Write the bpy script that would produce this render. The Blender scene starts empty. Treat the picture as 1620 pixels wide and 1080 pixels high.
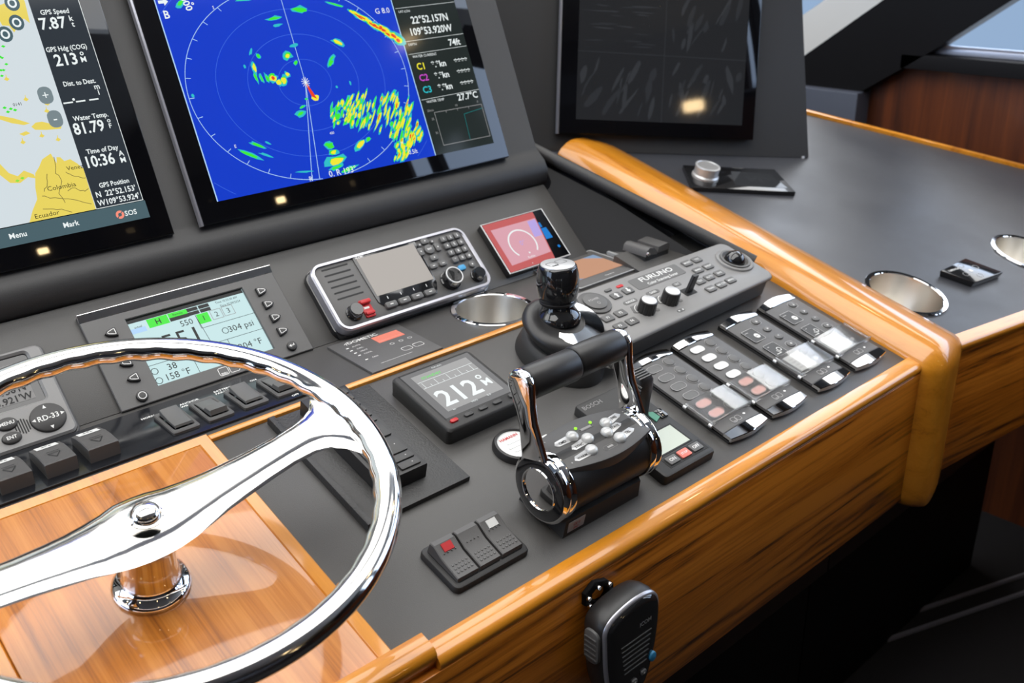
import bpy, math, random
from mathutils import Matrix, Vector
from math import sin, cos, pi, radians as rad
random.seed(7)
C = bpy.context.scene.collection
S = bpy.context.scene

# ------------------------------------------------------------------ camera
def cam_setup():
    yaw, pitch, roll = rad(41.5), rad(23.5), rad(1.43)
    fwd = Vector((sin(yaw)*cos(pitch), cos(yaw)*cos(pitch), -sin(pitch)))
    right = Vector((cos(yaw), -sin(yaw), 0)); down = fwd.cross(right)
    r2 = cos(roll)*right + sin(roll)*down; d2 = -sin(roll)*right + cos(roll)*down
    cd = bpy.data.cameras.new('camera'); cam = bpy.data.objects.new('camera', cd); C.objects.link(cam)
    m = Matrix((( r2.x, -d2.x, -fwd.x, -0.5896), (r2.y, -d2.y, -fwd.y, -0.5730), (r2.z, -d2.z, -fwd.z, 0.5940), (0,0,0,1)))
    cam.matrix_world = m
    cd.sensor_width = 36; cd.lens = 34.4; cd.clip_start = 0.02; cd.clip_end = 60
    cd.dof.use_dof = True; cd.dof.focus_distance = 1.08; cd.dof.aperture_fstop = 7.1
    S.camera = cam
cam_setup()

# ------------------------------------------------------------------ world and exposure
w = bpy.data.worlds.new('sky'); S.world = w; w.use_nodes = True
nt = w.node_tree; nt.nodes.clear()
wo = nt.nodes.new('ShaderNodeOutputWorld'); bg = nt.nodes.new('ShaderNodeBackground')
tc = nt.nodes.new('ShaderNodeTexCoord'); sx = nt.nodes.new('ShaderNodeSeparateXYZ'); cr = nt.nodes.new('ShaderNodeValToRGB')
nt.links.new(tc.outputs['Generated'], sx.inputs[0]); nt.links.new(sx.outputs['Z'], cr.inputs[0])
nt.links.new(cr.outputs[0], bg.inputs[0]); nt.links.new(bg.outputs[0], wo.inputs[0])
e = cr.color_ramp.elements
e[0].position = 0.0; e[0].color = (0.075, 0.108, 0.158, 1)
e[1].position = 1.0; e[1].color = (1.0, 0.985, 0.96, 1)
n = e.new(0.03); n.color = (0.52, 0.68, 0.98, 1)
n = e.new(0.30); n.color = (0.58, 0.74, 1.0, 1)
n = e.new(0.62); n.color = (0.98, 0.98, 0.97, 1)
bg.inputs[1].default_value = 2.0
EXPOSURE = 1.0
S.view_settings.view_transform = 'Standard'; S.view_settings.look = 'None'
S.view_settings.gamma = 1; S.view_settings.use_curve_mapping = False
S.view_settings.exposure = EXPOSURE

def area(name, loc, rot, size, sizey, power, col):
    l = bpy.data.lights.new(name, 'AREA'); l.shape = 'RECTANGLE'; l.size = size; l.size_y = sizey; l.energy = power; l.color = col
    o = bpy.data.objects.new(name, l); o.location = loc; o.rotation_euler = rot; C.objects.link(o); return o
sun = bpy.data.lights.new('sun', 'SUN'); sun.energy = 0.0; sun.angle = 0.1

# ------------------------------------------------------------------ materials
def mat(name, col, rough=0.5, metal=0.0, coat=0.0, spec=0.5, emit=None, es=1.0, bump=None, trans=0.0, alpha=1.0, coatr=0.03, var=None):
    m = bpy.data.materials.new(name); m.use_nodes = True; t = m.node_tree; b = t.nodes['Principled BSDF']
    b.inputs['Base Color'].default_value = (*col, 1); b.inputs['Roughness'].default_value = rough
    b.inputs['Metallic'].default_value = metal; b.inputs['Coat Weight'].default_value = coat; b.inputs['Coat Roughness'].default_value = coatr
    b.inputs['Specular IOR Level'].default_value = spec; b.inputs['Transmission Weight'].default_value = trans; b.inputs['Alpha'].default_value = alpha
    if emit: b.inputs['Emission Color'].default_value = (*emit, 1); b.inputs['Emission Strength'].default_value = es
    if bump or var:
        tc = t.nodes.new('ShaderNodeTexCoord'); n = t.nodes.new('ShaderNodeTexNoise')
        n.inputs['Scale'].default_value = (bump or var)[0]; n.inputs['Detail'].default_value = 6
        t.links.new(tc.outputs['Object'], n.inputs['Vector'])
        if bump:
            bp = t.nodes.new('ShaderNodeBump'); bp.inputs['Strength'].default_value = bump[1]; bp.inputs['Distance'].default_value = 0.0006
            t.links.new(n.outputs['Fac'], bp.inputs['Height']); t.links.new(bp.outputs[0], b.inputs['Normal'])
        if var:
            n2 = t.nodes.new('ShaderNodeTexNoise'); n2.inputs['Scale'].default_value = var[0]; n2.inputs['Detail'].default_value = 5
            t.links.new(tc.outputs['Object'], n2.inputs['Vector'])
            mr = t.nodes.new('ShaderNodeMapRange'); mr.inputs[1].default_value = 0.3; mr.inputs[2].default_value = 0.7
            mr.inputs[3].default_value = max(0, rough-var[1]); mr.inputs[4].default_value = rough+var[1]
            t.links.new(n2.outputs['Fac'], mr.inputs[0]); t.links.new(mr.outputs[0], b.inputs['Roughness'])
    return m

def srgb(r, g, b):
    f = lambda c: (c/255/12.92) if c/255 <= 0.04045 else ((c/255+0.055)/1.055)**2.4
    return (f(r), f(g), f(b))

def wood(name, axis, light, mid, dark, k=1.0, coat=1.0, rough=0.35, fig=0.5, coatr=0.04, lo=0.30, md=0.44, hi=0.66, st=1.0):
    """varnished wood, grain along the given object axis"""
    m = bpy.data.materials.new(name); m.use_nodes = True; t = m.node_tree; b = t.nodes['Principled BSDF']; L = t.links.new
    tc = t.nodes.new('ShaderNodeTexCoord'); mp = t.nodes.new('ShaderNodeMapping')
    sc = {'X': (st, 11, 11), 'Y': (11, st, 11), 'Z': (11, 11, st)}[axis]
    mp.inputs['Scale'].default_value = tuple(v*k for v in sc)
    L(tc.outputs['Object'], mp.inputs['Vector'])
    n1 = t.nodes.new('ShaderNodeTexNoise'); n1.inputs['Scale'].default_value = 3.2; n1.inputs['Detail'].default_value = 5; n1.inputs['Distortion'].default_value = fig*2.2
    n2 = t.nodes.new('ShaderNodeTexNoise'); n2.inputs['Scale'].default_value = 24; n2.inputs['Detail'].default_value = 4; n2.inputs['Roughness'].default_value = 0.7
    L(mp.outputs[0], n1.inputs['Vector']); L(mp.outputs[0], n2.inputs['Vector'])
    mx = t.nodes.new('ShaderNodeMix'); mx.data_type = 'FLOAT'; mx.inputs['Factor'].default_value = 0.33
    L(n1.outputs['Fac'], mx.inputs[2]); L(n2.outputs['Fac'], mx.inputs[3])
    r = t.nodes.new('ShaderNodeValToRGB'); el = r.color_ramp.elements
    el[0].position = lo; el[0].color = (*dark, 1); el[1].position = hi; el[1].color = (*light, 1)
    q = el.new(md); q.color = (*mid, 1)
    L(mx.outputs[0], r.inputs[0]); L(r.outputs[0], b.inputs['Base Color'])
    b.inputs['Roughness'].default_value = rough; b.inputs['Coat Weight'].default_value = coat; b.inputs['Coat Roughness'].default_value = coatr
    return m

M = {}
M['leather'] = mat('black_leather', (0.066, 0.063, 0.060), 0.40, bump=(900, 0.35), var=(5, 0.05))
M['leather_r'] = mat('navy_black_leather', (0.048, 0.050, 0.058), 0.36, bump=(800, 0.3), var=(9, 0.06))
M['pad'] = mat('padded_leather', (0.030, 0.029, 0.029), 0.5, bump=(900, 0.35))
M['plastic'] = mat('black_plastic', (0.022, 0.021, 0.021), 0.38, bump=(1500, 0.15))
M['plastic_m'] = mat('matt_black_plastic', (0.028, 0.027, 0.026), 0.55, bump=(1200, 0.3))
M['plastic_g'] = mat('gloss_black_plastic', (0.012, 0.012, 0.013), 0.09, coat=0.6)
M['charcoal'] = mat('charcoal_plastic', (0.095, 0.092, 0.090), 0.45, bump=(1200, 0.2))
M['grey'] = mat('grey_plastic', (0.235, 0.23, 0.225), 0.42, bump=(1200, 0.15))
M['key'] = mat('dark_key', (0.05, 0.049, 0.048), 0.5)
M['keyl'] = mat('grey_key', (0.12, 0.118, 0.115), 0.5)
M['textured'] = mat('textured_black', (0.032, 0.031, 0.030), 0.42, bump=(420, 0.9))
M['stripp'] = mat('gloss_switch_strip', (0.012, 0.013, 0.016), 0.16, var=(30, 0.06))
M['glass'] = mat('black_glass', (0.004, 0.004, 0.005), 0.03, spec=0.6)
M['glassdim'] = mat('dim_black_glass', (0.010, 0.010, 0.012), 0.07, spec=0.10)
M['chrome'] = mat('chrome', (0.86, 0.85, 0.84), 0.045, 1.0)
M['steel'] = mat('polished_steel', (0.80, 0.79, 0.77), 0.08, 1.0, var=(12, 0.02))
M['brushed'] = mat('brushed_steel', (0.72, 0.69, 0.64), 0.30, 1.0)
M['silver'] = mat('silver_paint', (0.50, 0.50, 0.55), 0.30, 0.7)
M['silverm'] = mat('matt_silver', (0.62, 0.62, 0.62), 0.35, 0.5)
M['white'] = mat('white_print', (0.80, 0.79, 0.77), 0.5)
M['greyp'] = mat('grey_print', (0.40, 0.39, 0.38), 0.5)
M['dimp'] = mat('dim_print', (0.20, 0.195, 0.19), 0.5)
M['red'] = mat('red_plastic', srgb(190, 30, 35), 0.35)
M['pink'] = mat('pale_red_print', srgb(240, 190, 180), 0.5)
M['blue'] = mat('blue_plastic', srgb(60, 150, 200), 0.4)
M['green'] = mat('green_plastic', srgb(80, 150, 125), 0.5)
M['dark'] = mat('black_void', (0.004, 0.004, 0.004), 0.6)
M['label'] = mat('white_label', (0.72, 0.72, 0.70), 0.45)
M['inlay'] = mat('grey_floor_inlay', (0.20, 0.20, 0.23), 0.35)
M['clear'] = mat('clear_plastic', (0.95, 0.95, 0.95), 0.05, trans=1.0, alpha=0.45)
M['pearl'] = mat('pearl_button', (0.78, 0.78, 0.76), 0.3, 0.2)
M['carpet'] = mat('dark_carpet', (0.010, 0.009, 0.010), 0.95, bump=(300, 1.0))
M['wallw'] = mat('cream_lining', (0.62, 0.60, 0.56), 0.6)
M['ceil'] = mat('white_headliner', (0.80, 0.79, 0.77), 0.6)
M['deck'] = mat('pale_side_deck', srgb(200, 215, 232), 0.5)
M['mull'] = mat('black_mullion', (0.004, 0.0035, 0.004), 0.6, spec=0.15)
M['post'] = mat('slate_lining', (0.055, 0.062, 0.085), 0.45)
M['winglass'] = mat('window_glass', (1, 1, 1), 0.0, trans=1.0, alpha=0.15)
honey_l, honey_m, honey_d = srgb(228, 150, 44), srgb(206, 118, 22), srgb(150, 76, 8)
M['woodX'] = wood('honey_teak_rail', 'X', honey_l, srgb(212, 134, 26), srgb(168, 96, 14), 1.0)
M['woodY'] = wood('honey_teak_ridge', 'Y', honey_l, srgb(212, 134, 26), srgb(172, 98, 14), 1.0, coatr=0.08)
M['woodP'] = wood('honey_teak_panel', 'Y', srgb(210, 134, 52), srgb(192, 114, 30), srgb(140, 76, 14), 1.6, lo=.34, md=.47, hi=.6, st=.25, fig=.25)
M['woodF'] = wood('figured_teak_fascia', 'X', srgb(220, 134, 40), srgb(186, 106, 22), srgb(66, 32, 8), 0.75, fig=0.9, coatr=0.1, coat=0.6, lo=0.38, md=0.46, hi=0.57, st=.45)
M['woodZ'] = wood('teak_post', 'Z', srgb(184, 100, 26), srgb(160, 82, 18), srgb(112, 52, 10), 1.0)
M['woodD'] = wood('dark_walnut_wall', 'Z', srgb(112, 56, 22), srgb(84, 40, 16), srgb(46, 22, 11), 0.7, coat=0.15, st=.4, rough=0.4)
M['woodB'] = wood('near_black_walnut', 'Z', srgb(50, 26, 15), srgb(34, 18, 11), srgb(20, 11, 8), 0.8, coat=0.2, rough=0.5)  # walnut close to black, for cabinets and cabin walls
def scr(name, col, s=1.0, rough=0.08, sp=0.16): return mat(name, (0.01, 0.01, 0.01), rough, emit=col, es=s*1.25/2**EXPOSURE, spec=sp)
M['s_white'] = scr('lit_white', srgb(225, 232, 232), 0.9)
M['s_navy'] = scr('lit_blue', srgb(0, 52, 190), 0.9)
M['s_cy'] = scr('lit_cyan', srgb(40, 180, 190), 0.9)
M['s_gr'] = scr('lit_green', srgb(60, 225, 50), 0.85)
M['s_ye'] = scr('lit_yellow', srgb(235, 225, 50), 0.85)
M['s_re'] = scr('lit_red', srgb(225, 60, 25), 0.85)
M['s_ma'] = scr('lit_magenta', srgb(190, 70, 190), 0.9)
M['s_ring'] = scr('lit_ring', srgb(60, 105, 220), 0.9)
M['s_pale'] = scr('lit_pale_blue', srgb(165, 200, 235), 0.9)
M['s_sea'] = scr('lit_sea', srgb(205, 215, 220), 0.85)
M['s_land'] = scr('lit_land', srgb(226, 206, 92), 0.85)
M['s_river'] = scr('lit_river', srgb(120, 110, 60), 0.8)
M['s_side'] = scr('lit_slate', srgb(40, 48, 56), 0.8)
M['s_menu'] = scr('lit_menu', srgb(72, 96, 104), 0.8)
M['s_btn'] = scr('lit_dim_button', srgb(120, 135, 140), 0.8)
M['s_fside'] = scr('lit_dark_side', srgb(28, 38, 36), 0.7)
M['s_lcd'] = scr('lit_lcd', srgb(190, 220, 222), 0.85)
M['s_lcdk'] = scr('lit_lcd_black', srgb(22, 26, 26), 0.6)
M['s_grey'] = scr('lit_grey', srgb(150, 150, 150), 0.8)
M['s_radio'] = scr('lit_warm_grey', srgb(172, 166, 160), 0.8)
M['s_greyd'] = scr('lit_grey_dark', srgb(92, 92, 94), 0.8)
M['s_cam1'] = scr('lit_camera_dark', srgb(36, 38, 42), 0.5, .04, .45)
M['s_cam2'] = scr('lit_camera_grey', srgb(58, 61, 66), 0.5, .04, .45)
M['s_cam3'] = scr('lit_camera_mid', srgb(50, 53, 58), 0.5, .04, .45)
M['s_refl1'] = scr('lit_red_reflection', srgb(190, 92, 92), 0.85)
M['s_refl2'] = scr('lit_pink_reflection', srgb(212, 158, 170), 0.85)
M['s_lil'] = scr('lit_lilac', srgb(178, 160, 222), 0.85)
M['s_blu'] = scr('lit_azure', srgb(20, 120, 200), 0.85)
M['s_salm'] = scr('lit_salmon', srgb(242, 140, 120), 0.85)
M['s_refltan'] = scr('lit_tan_reflection', srgb(205, 155, 125), 0.75)
M['s_reflsky'] = scr('lit_sky_reflection', srgb(140, 165, 195), 0.75)
M['s_dot'] = scr('led_green', srgb(150, 230, 60), 1.3)
M['s_teal'] = scr('lit_teal', srgb(20, 120, 120), 0.7)

# ------------------------------------------------------------------ frames: u right, v up the surface, h out of it
def frame(o, X, Y):
    X = Vector(X).normalized(); Y = Vector(Y).normalized(); N = X.cross(Y)
    return Matrix(((X.x, Y.x, N.x, o[0]), (X.y, Y.y, N.y, o[1]), (X.z, Y.z, N.z, o[2]), (0,0,0,1)))
def tilt(o, deg): return frame(o, (1,0,0), (0, cos(rad(deg)), sin(rad(deg))))
F0 = tilt((0, 0, 0), 14.7)
F1 = tilt((0, .331, .0868), 1.5)
F2 = tilt((0, .4591, .0902), 43.3)
F3 = tilt((0, .565, .190), 68)
FK = tilt((.6358, .1993, .0895), 17)
FM = frame((1.1705, .4939, .1296), (.8985, -.4246, -.1114), (.1874, .1414, .9721))
FV = frame((0, 0, 0), (1, 0, 0), (0, 0, 1))          # vertical face looking towards the helmsman

_glyph = {}
def glyphs(s, bold):
    k = (s, bold)
    if k not in _glyph:
        cu = bpy.data.curves.new('t', 'FONT'); cu.body = s; cu.size = 1; cu.resolution_u = 2; cu.offset = 0.018 if bold else 0
        ob = bpy.data.objects.new('t', cu); C.objects.link(ob)
        dg = bpy.context.evaluated_depsgraph_get(); me = ob.evaluated_get(dg).to_mesh()
        vs = [(v.co.x, v.co.y) for v in me.vertices]; fs = [tuple(p.vertices) for p in me.polygons]
        ob.evaluated_get(dg).to_mesh_clear(); bpy.data.objects.remove(ob); bpy.data.curves.remove(cu)
        x1 = max(v[0] for v in vs) if vs else 0; x0 = min(v[0] for v in vs) if vs else 0
        _glyph[k] = (vs, fs, x0, x1)
    return _glyph[k]

def rr(cx, cy, w, h, r, n=4):
    r = min(r, w/2-1e-4, h/2-1e-4); out = []
    for i, (sx_, sy_) in enumerate(((1,1), (-1,1), (-1,-1), (1,-1))):
        for k in range(n+1):
            a = (i + k/n)*pi/2
            out.append((cx + sx_*(w/2-r) + r*cos(a), cy + sy_*(h/2-r) + r*sin(a)))
    return out
def ell(cx, cy, a, b, n=24, a0=0): return [(cx+a*cos(a0+2*pi*i/n), cy+b*sin(a0+2*pi*i/n)) for i in range(n)]
def rect(x0, x1, y0, y1): return [(x0,y0), (x1,y0), (x1,y1), (x0,y1)]
def inset(poly, d):
    n = len(poly); out = []
    for i in range(n):
        p0, p1, p2 = poly[i-1], poly[i], poly[(i+1) % n]
        e1 = Vector((p1[0]-p0[0], p1[1]-p0[1])); e2 = Vector((p2[0]-p1[0], p2[1]-p1[1]))
        if e1.length < 1e-9 or e2.length < 1e-9: out.append(p1); continue
        e1.normalize(); e2.normalize(); n1 = Vector((-e1.y, e1.x)); n2 = Vector((-e2.y, e2.x)); b = n1+n2
        if b.length < 1e-6: out.append(p1); continue
        b.normalize(); l = d/max(0.35, b.dot(n1)); out.append((p1[0]+b.x*l, p1[1]+b.y*l))
    return out

class MB:
    """collects faces in millimetres; build() links them as one mesh object"""
    def __init__(s, m='plastic'): s.v = []; s.f = []; s.i = []; s.mats = [m]; s.c = 0; s.T = None
    def m(s, name):
        if name not in s.mats: s.mats.append(name)
        s.c = s.mats.index(name); return s
    def add(s, vs, fs):
        o = len(s.v)
        if s.T: vs = [tuple(s.T @ Vector(v)) for v in vs]
        s.v += [tuple(v) for v in vs]
        for f in fs: s.f.append(tuple(o+k for k in f)); s.i.append(s.c)
        return s
    def rings(s, rs, cap0=True, cap1=True, closed=True):
        n = len(rs[0]); vs = [p for r in rs for p in r]; fs = []
        for j in range(len(rs)-1):
            for k in range(n if closed else n-1):
                a, b = j*n+k, j*n+(k+1) % n; fs.append((a, b, b+n, a+n))
        if cap0: fs.append(tuple(range(n))[::-1])
        if cap1: fs.append(tuple((len(rs)-1)*n+k for k in range(n)))
        return s.add(vs, fs)
    def slab(s, poly, z0, z1, bev=0, base=0, bot=True, steps=2):
        z = lambda p, h: [(x, y, h) for x, y in p]
        if sum(poly[i-1][0]*poly[i][1]-poly[i][0]*poly[i-1][1] for i in range(len(poly))) < 0: poly = poly[::-1]
        rs = [z(inset(poly, -base), z0)] if base else [z(poly, z0)]
        if bev:
            rs.append(z(poly, z1-bev))
            for k in range(1, steps+1):
                a = k/steps*pi/2; rs.append(z(inset(poly, bev*(1-cos(a))), z1-bev+bev*sin(a)))
        else: rs.append(z(poly, z1))
        return s.rings(rs, cap0=bot)
    def flat(s, poly, z): return s.add([(x, y, z) for x, y in poly], [tuple(range(len(poly)))])
    def box(s, x0, x1, y0, y1, z0, z1, bev=0): return s.slab(rect(x0, x1, y0, y1), z0, z1, bev)
    def ringp(s, outer, inner, z0, z1, bev=0):
        """plate with a hole; outer and inner have equal counts"""
        z = lambda p, h: [(x, y, h) for x, y in p]
        rs = [z(inner, z0), z(outer, z0), z(outer, z1-bev)]
        if bev: rs.append(z(inset(outer, bev), z1))
        if bev: rs.append(z(inset(inner, -bev), z1)); rs.append(z(inner, z1-bev))
        else: rs.append(z(inner, z1))
        rs.append(z(inner, z0)); return s.rings(rs, False, False)
    def lathe(s, prof, cx=0, cy=0, seg=28, cap0=True, cap1=True):
        return s.rings([[(cx+r*cos(2*pi*k/seg), cy+r*sin(2*pi*k/seg), z) for k in range(seg)] for r, z in prof], cap0, cap1)
    def line(s, pts, wd, z, closed=False):
        n = len(pts); seg = n if closed else n-1
        for k in range(seg):
            a, b = Vector(pts[k]), Vector(pts[(k+1) % n]); d = b-a
            if d.length < 1e-6: continue
            q = Vector((-d.y, d.x)).normalized()*wd/2; d = d.normalized()*wd*.3
            s.add([(*(a-q-d), z), (*(b-q+d), z), (*(b+q+d), z), (*(a+q-d), z)], [(0,1,2,3)])
        return s
    def tube(s, pts, r, seg=10, closed=False, cap=True):
        pts = [Vector(p) for p in pts]; n = len(pts); rs = []; up = Vector((0,0,1))
        for i, p in enumerate(pts):
            t = (pts[(i+1) % n] if (closed or i < n-1) else p) - (pts[i-1] if (closed or i > 0) else p); t.normalize()
            a = up.cross(t); a = a.normalized() if a.length > 1e-3 else Vector((1,0,0)); b = t.cross(a)
            rr_ = r[i] if isinstance(r, (list, tuple)) else r
            rs.append([tuple(p + rr_*(cos(2*pi*k/seg)*a + sin(2*pi*k/seg)*b)) for k in range(seg)])
        if closed: rs.append(rs[0]); cap = False
        return s.rings(rs, cap, cap)
    def text(s, t, x, y, z, size, al='C', bold=False, sx=1.0, rot=0.0, sh=0):
        vs, fs, a, b = glyphs(t, bold); off = {'C': (a+b)/2, 'L': a, 'R': b}[al]; k = size; c_, s_ = cos(rot), sin(rot)
        out = []
        for px, py in vs:
            q, w_ = (px-off)*k*sx, (py-.34)*k; out.append((x+q*c_-w_*s_, y+q*s_+w_*c_, z))
        return s.add(out, fs)
    def build(s, name, parent=None, label=None, smooth=35, loc=None, **props):
        me = bpy.data.meshes.new(name); me.from_pydata([(a*.001, b*.001, c*.001) for a, b, c in s.v], [], s.f); me.update()
        for m_ in s.mats: me.materials.append(M[m_])
        me.polygons.foreach_set('material_index', s.i)
        me.shade_smooth(); me.set_sharp_from_angle(angle=rad(smooth))
        o = bpy.data.objects.new(name, me); C.objects.link(o)
        if parent: o.parent = parent
        if loc is not None: o.location = Vector(loc)*.001
        if label: o['label'] = label
        for k, v in props.items(): o[k] = v
        return o

def thing(name, label, cat, F=None, u=0, v=0, h=0, rot=0, group=None):
    o = bpy.data.objects.new(name, None); o.empty_display_size = .02; C.objects.link(o)
    o.matrix_world = (F or Matrix()) @ Matrix.Translation((u*.001, v*.001, h*.001)) @ Matrix.Rotation(rot, 4, 'Z')
    o['label'] = label; o['category'] = cat
    if group: o['group'] = group
    return o
def struct(name, mb, smooth=35): 
    o = mb.build(name, smooth=smooth); o['kind'] = 'structure'; return o
def again(o, parent, x=0, y=0, z=0, label=None):
    """a copy of a part with its own sub-parts, moved by x, y, z millimetres"""
    c = o.copy(); C.objects.link(c); c.parent = parent; c.location = o.location + Vector((x, y, z))*.001
    for ch in o.children:
        d = ch.copy(); C.objects.link(d); d.parent = c
    if label: c['label'] = label
    return c
def worldbox(name, m, x0, x1, y0, y1, z0, z1):
    mb = MB(m); mb.box(x0, x1, y0, y1, z0, z1); return struct(name, mb)
def bool_hole(o, cx, cy, r, n=48, M_=None):
    mb = MB('dark'); mb.slab(ell(cx, cy, r, r, n), -60, 60); cu = mb.build('cutter')
    if M_: cu.matrix_world = M_
    md = o.modifiers.new('b', 'BOOLEAN'); md.operation = 'DIFFERENCE'; md.object = cu; md.solver = 'EXACT'
    bpy.context.view_layer.update()
    dg = bpy.context.evaluated_depsgraph_get(); me = bpy.data.meshes.new_from_object(o.evaluated_get(dg))
    o.modifiers.clear(); me.shade_flat(); o.data = me; bpy.data.objects.remove(cu)

# ================================================================== THE SETTING (room)
def room():
    FL = -858
    worldbox('floor', 'carpet', -3000, 2600, -3200, 2200, FL-20, FL)
    # cabin ceiling; its opening is added for more sky light; recessed lamps below
    mb = MB('ceil'); mb.ringp([(-3000,-3200),(1900,-3200),(1900,620),(-3000,620)], [(-1300,-420),(1150,-420),(1150,440),(-1300,440)], 1420, 1450); struct('ceiling', mb)
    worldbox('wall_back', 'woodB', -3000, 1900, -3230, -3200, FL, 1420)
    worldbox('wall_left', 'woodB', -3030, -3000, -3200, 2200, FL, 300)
    worldbox('wall_left_aft_added', 'woodB', -3030, -3000, -3200, -250, 300, 1420)  # unseen, added to keep side light off the fascia
    worldbox('wall_right_aft_added', 'woodB', 1760, 1800, -3200, -1250, 290, 1300)  # unseen, closes the aft side against light on the fascia
    # right hand cabin side: walnut below, ledge, window band, black mullion, pale corner pillar
    mb = MB('woodD'); mb.box(1750, 1775, -3200, 690, FL, 238); struct('wall_right', mb)
    mb = MB('mull'); mb.box(1715, 1800, -3200, 602, 238, 272, 3); struct('trim_1', mb)
    mb = MB('silver'); mb.box(1750, 1800, -3200, 540, 273, 286, 2); mb.box(1752, 1762, -3200, 535, 286, 292); struct('window_1', mb)
    mb = MB('mull')
    P = [(694,173), (596,237), (534,279), (371,399), (-40,702), (-360,936), (-90,990), (260,690), (670,387), (880,235), (1000,150), (1000, 100), (800, 100)]
    T = Matrix(((0,0,1,1715), (1,0,0,0), (0,1,0,0), (0,0,0,1)))
    mb.T = T; mb.slab(P, 0, 60, 3); struct('trim_2', mb)
    mb = MB('wallw'); mb.T = Matrix(((0,0,1,1790), (1,0,0,0), (0,1,0,0), (0,0,0,1)))
    mb.slab([(1300,-100), (1300,90), (880,368), (660,525), (250,830), (-300,1250), (-300,1060), (250,640), (660,340), (900,160)], 0, 30); struct('wall_front_corner', mb)
    mb = MB('post'); mb.box(1690, 1800, 690, 1400, FL, 172, 4); struct('trim_3', mb)
    mb = MB('mull'); mb.box(1700, 1900, -3200, 900, 1300, 1420); struct('trim_4', mb)
    for k, y in enumerate((-900, -2100)):
        mb = MB('mull'); mb.box(1720, 1790, y-60, y+60, 286, 1300); struct('trim_%d' % (5+k), mb)
    worldbox('side_deck', 'deck', 1900, 3400, -3200, 2600, -100, -60)
    # front under the windshield
    worldbox('wall_front', 'pad', -3000, 2000, 1500, 1540, FL, 620)
    for k, x in enumerate((-1700, 1250)):
        mb = MB('wallw'); mb.add([(x, 1500, 600), (x+110, 1500, 600), (x+110, 1560, 600), (x, 1560, 600), (x, 620, 1420), (x+110, 620, 1420), (x+110, 680, 1440), (x, 680, 1440)],
               [(0,1,5,4), (1,2,6,5), (2,3,7,6), (3,0,4,7), (4,5,6,7), (3,2,1,0)]); struct('trim_%d' % (7+k), mb)
room()
def ceiling_lamps():
    first = None
    for k, (x, y) in enumerate(((-1900, 200), (1500, 250), (1500, -700), (-1900, -900), (-600, -2000), (600, -2000))):
        t = thing('ceiling_lamp', 'round warm recessed ceiling lamp seen only as a reflection', 'lamp', Matrix(), x, y, 1420, group='recessed lamps in the cabin ceiling')
        a = MB('chrome'); a.ringp(ell(0, 0, 52, 52), ell(0, 0, 40, 40), -6, 0, 1); a.build('rim', t)
        b = MB('lampglow'); b.slab(ell(0, 0, 40, 40), -3, -1); b.build('lens', t)
def wall_lamp():
    t = thing('wall_lamp', 'small warm lamp on the rear cabin wall, seen reflected in the camera monitor', 'lamp', frame((1.228, -3.199, .994), (-1, 0, 0), (0, 0, 1)))
    a = MB('chrome'); a.ringp(rr(0, 0, 130, 78, 16, 5), rr(0, 0, 112, 60, 14, 5), 0, 16, 3); a.build('frame', t)
    b = MB('lampglow'); b.slab(rr(0, 0, 112, 60, 14, 5), 2, 10, 2); b.build('lens', t)
M['lampglow'] = mat('warm_lamp_lens', (0.9, 0.8, 0.6), 0.4, emit=(1.0, 0.72, 0.38), es=16)
ceiling_lamps(); wall_lamp()

# ================================================================== HELM CONSOLE
def local(o, F): o.matrix_local = con.matrix_world.inverted() @ F
con = thing('helm_console', 'yacht helm console of honey varnished wood and black leather holding all the instruments', 'console', F0)
def cpart(name, mb, F=F0, label=None, **k):
    o = mb.build(name, con, label, **k); local(o, F); return o

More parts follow.
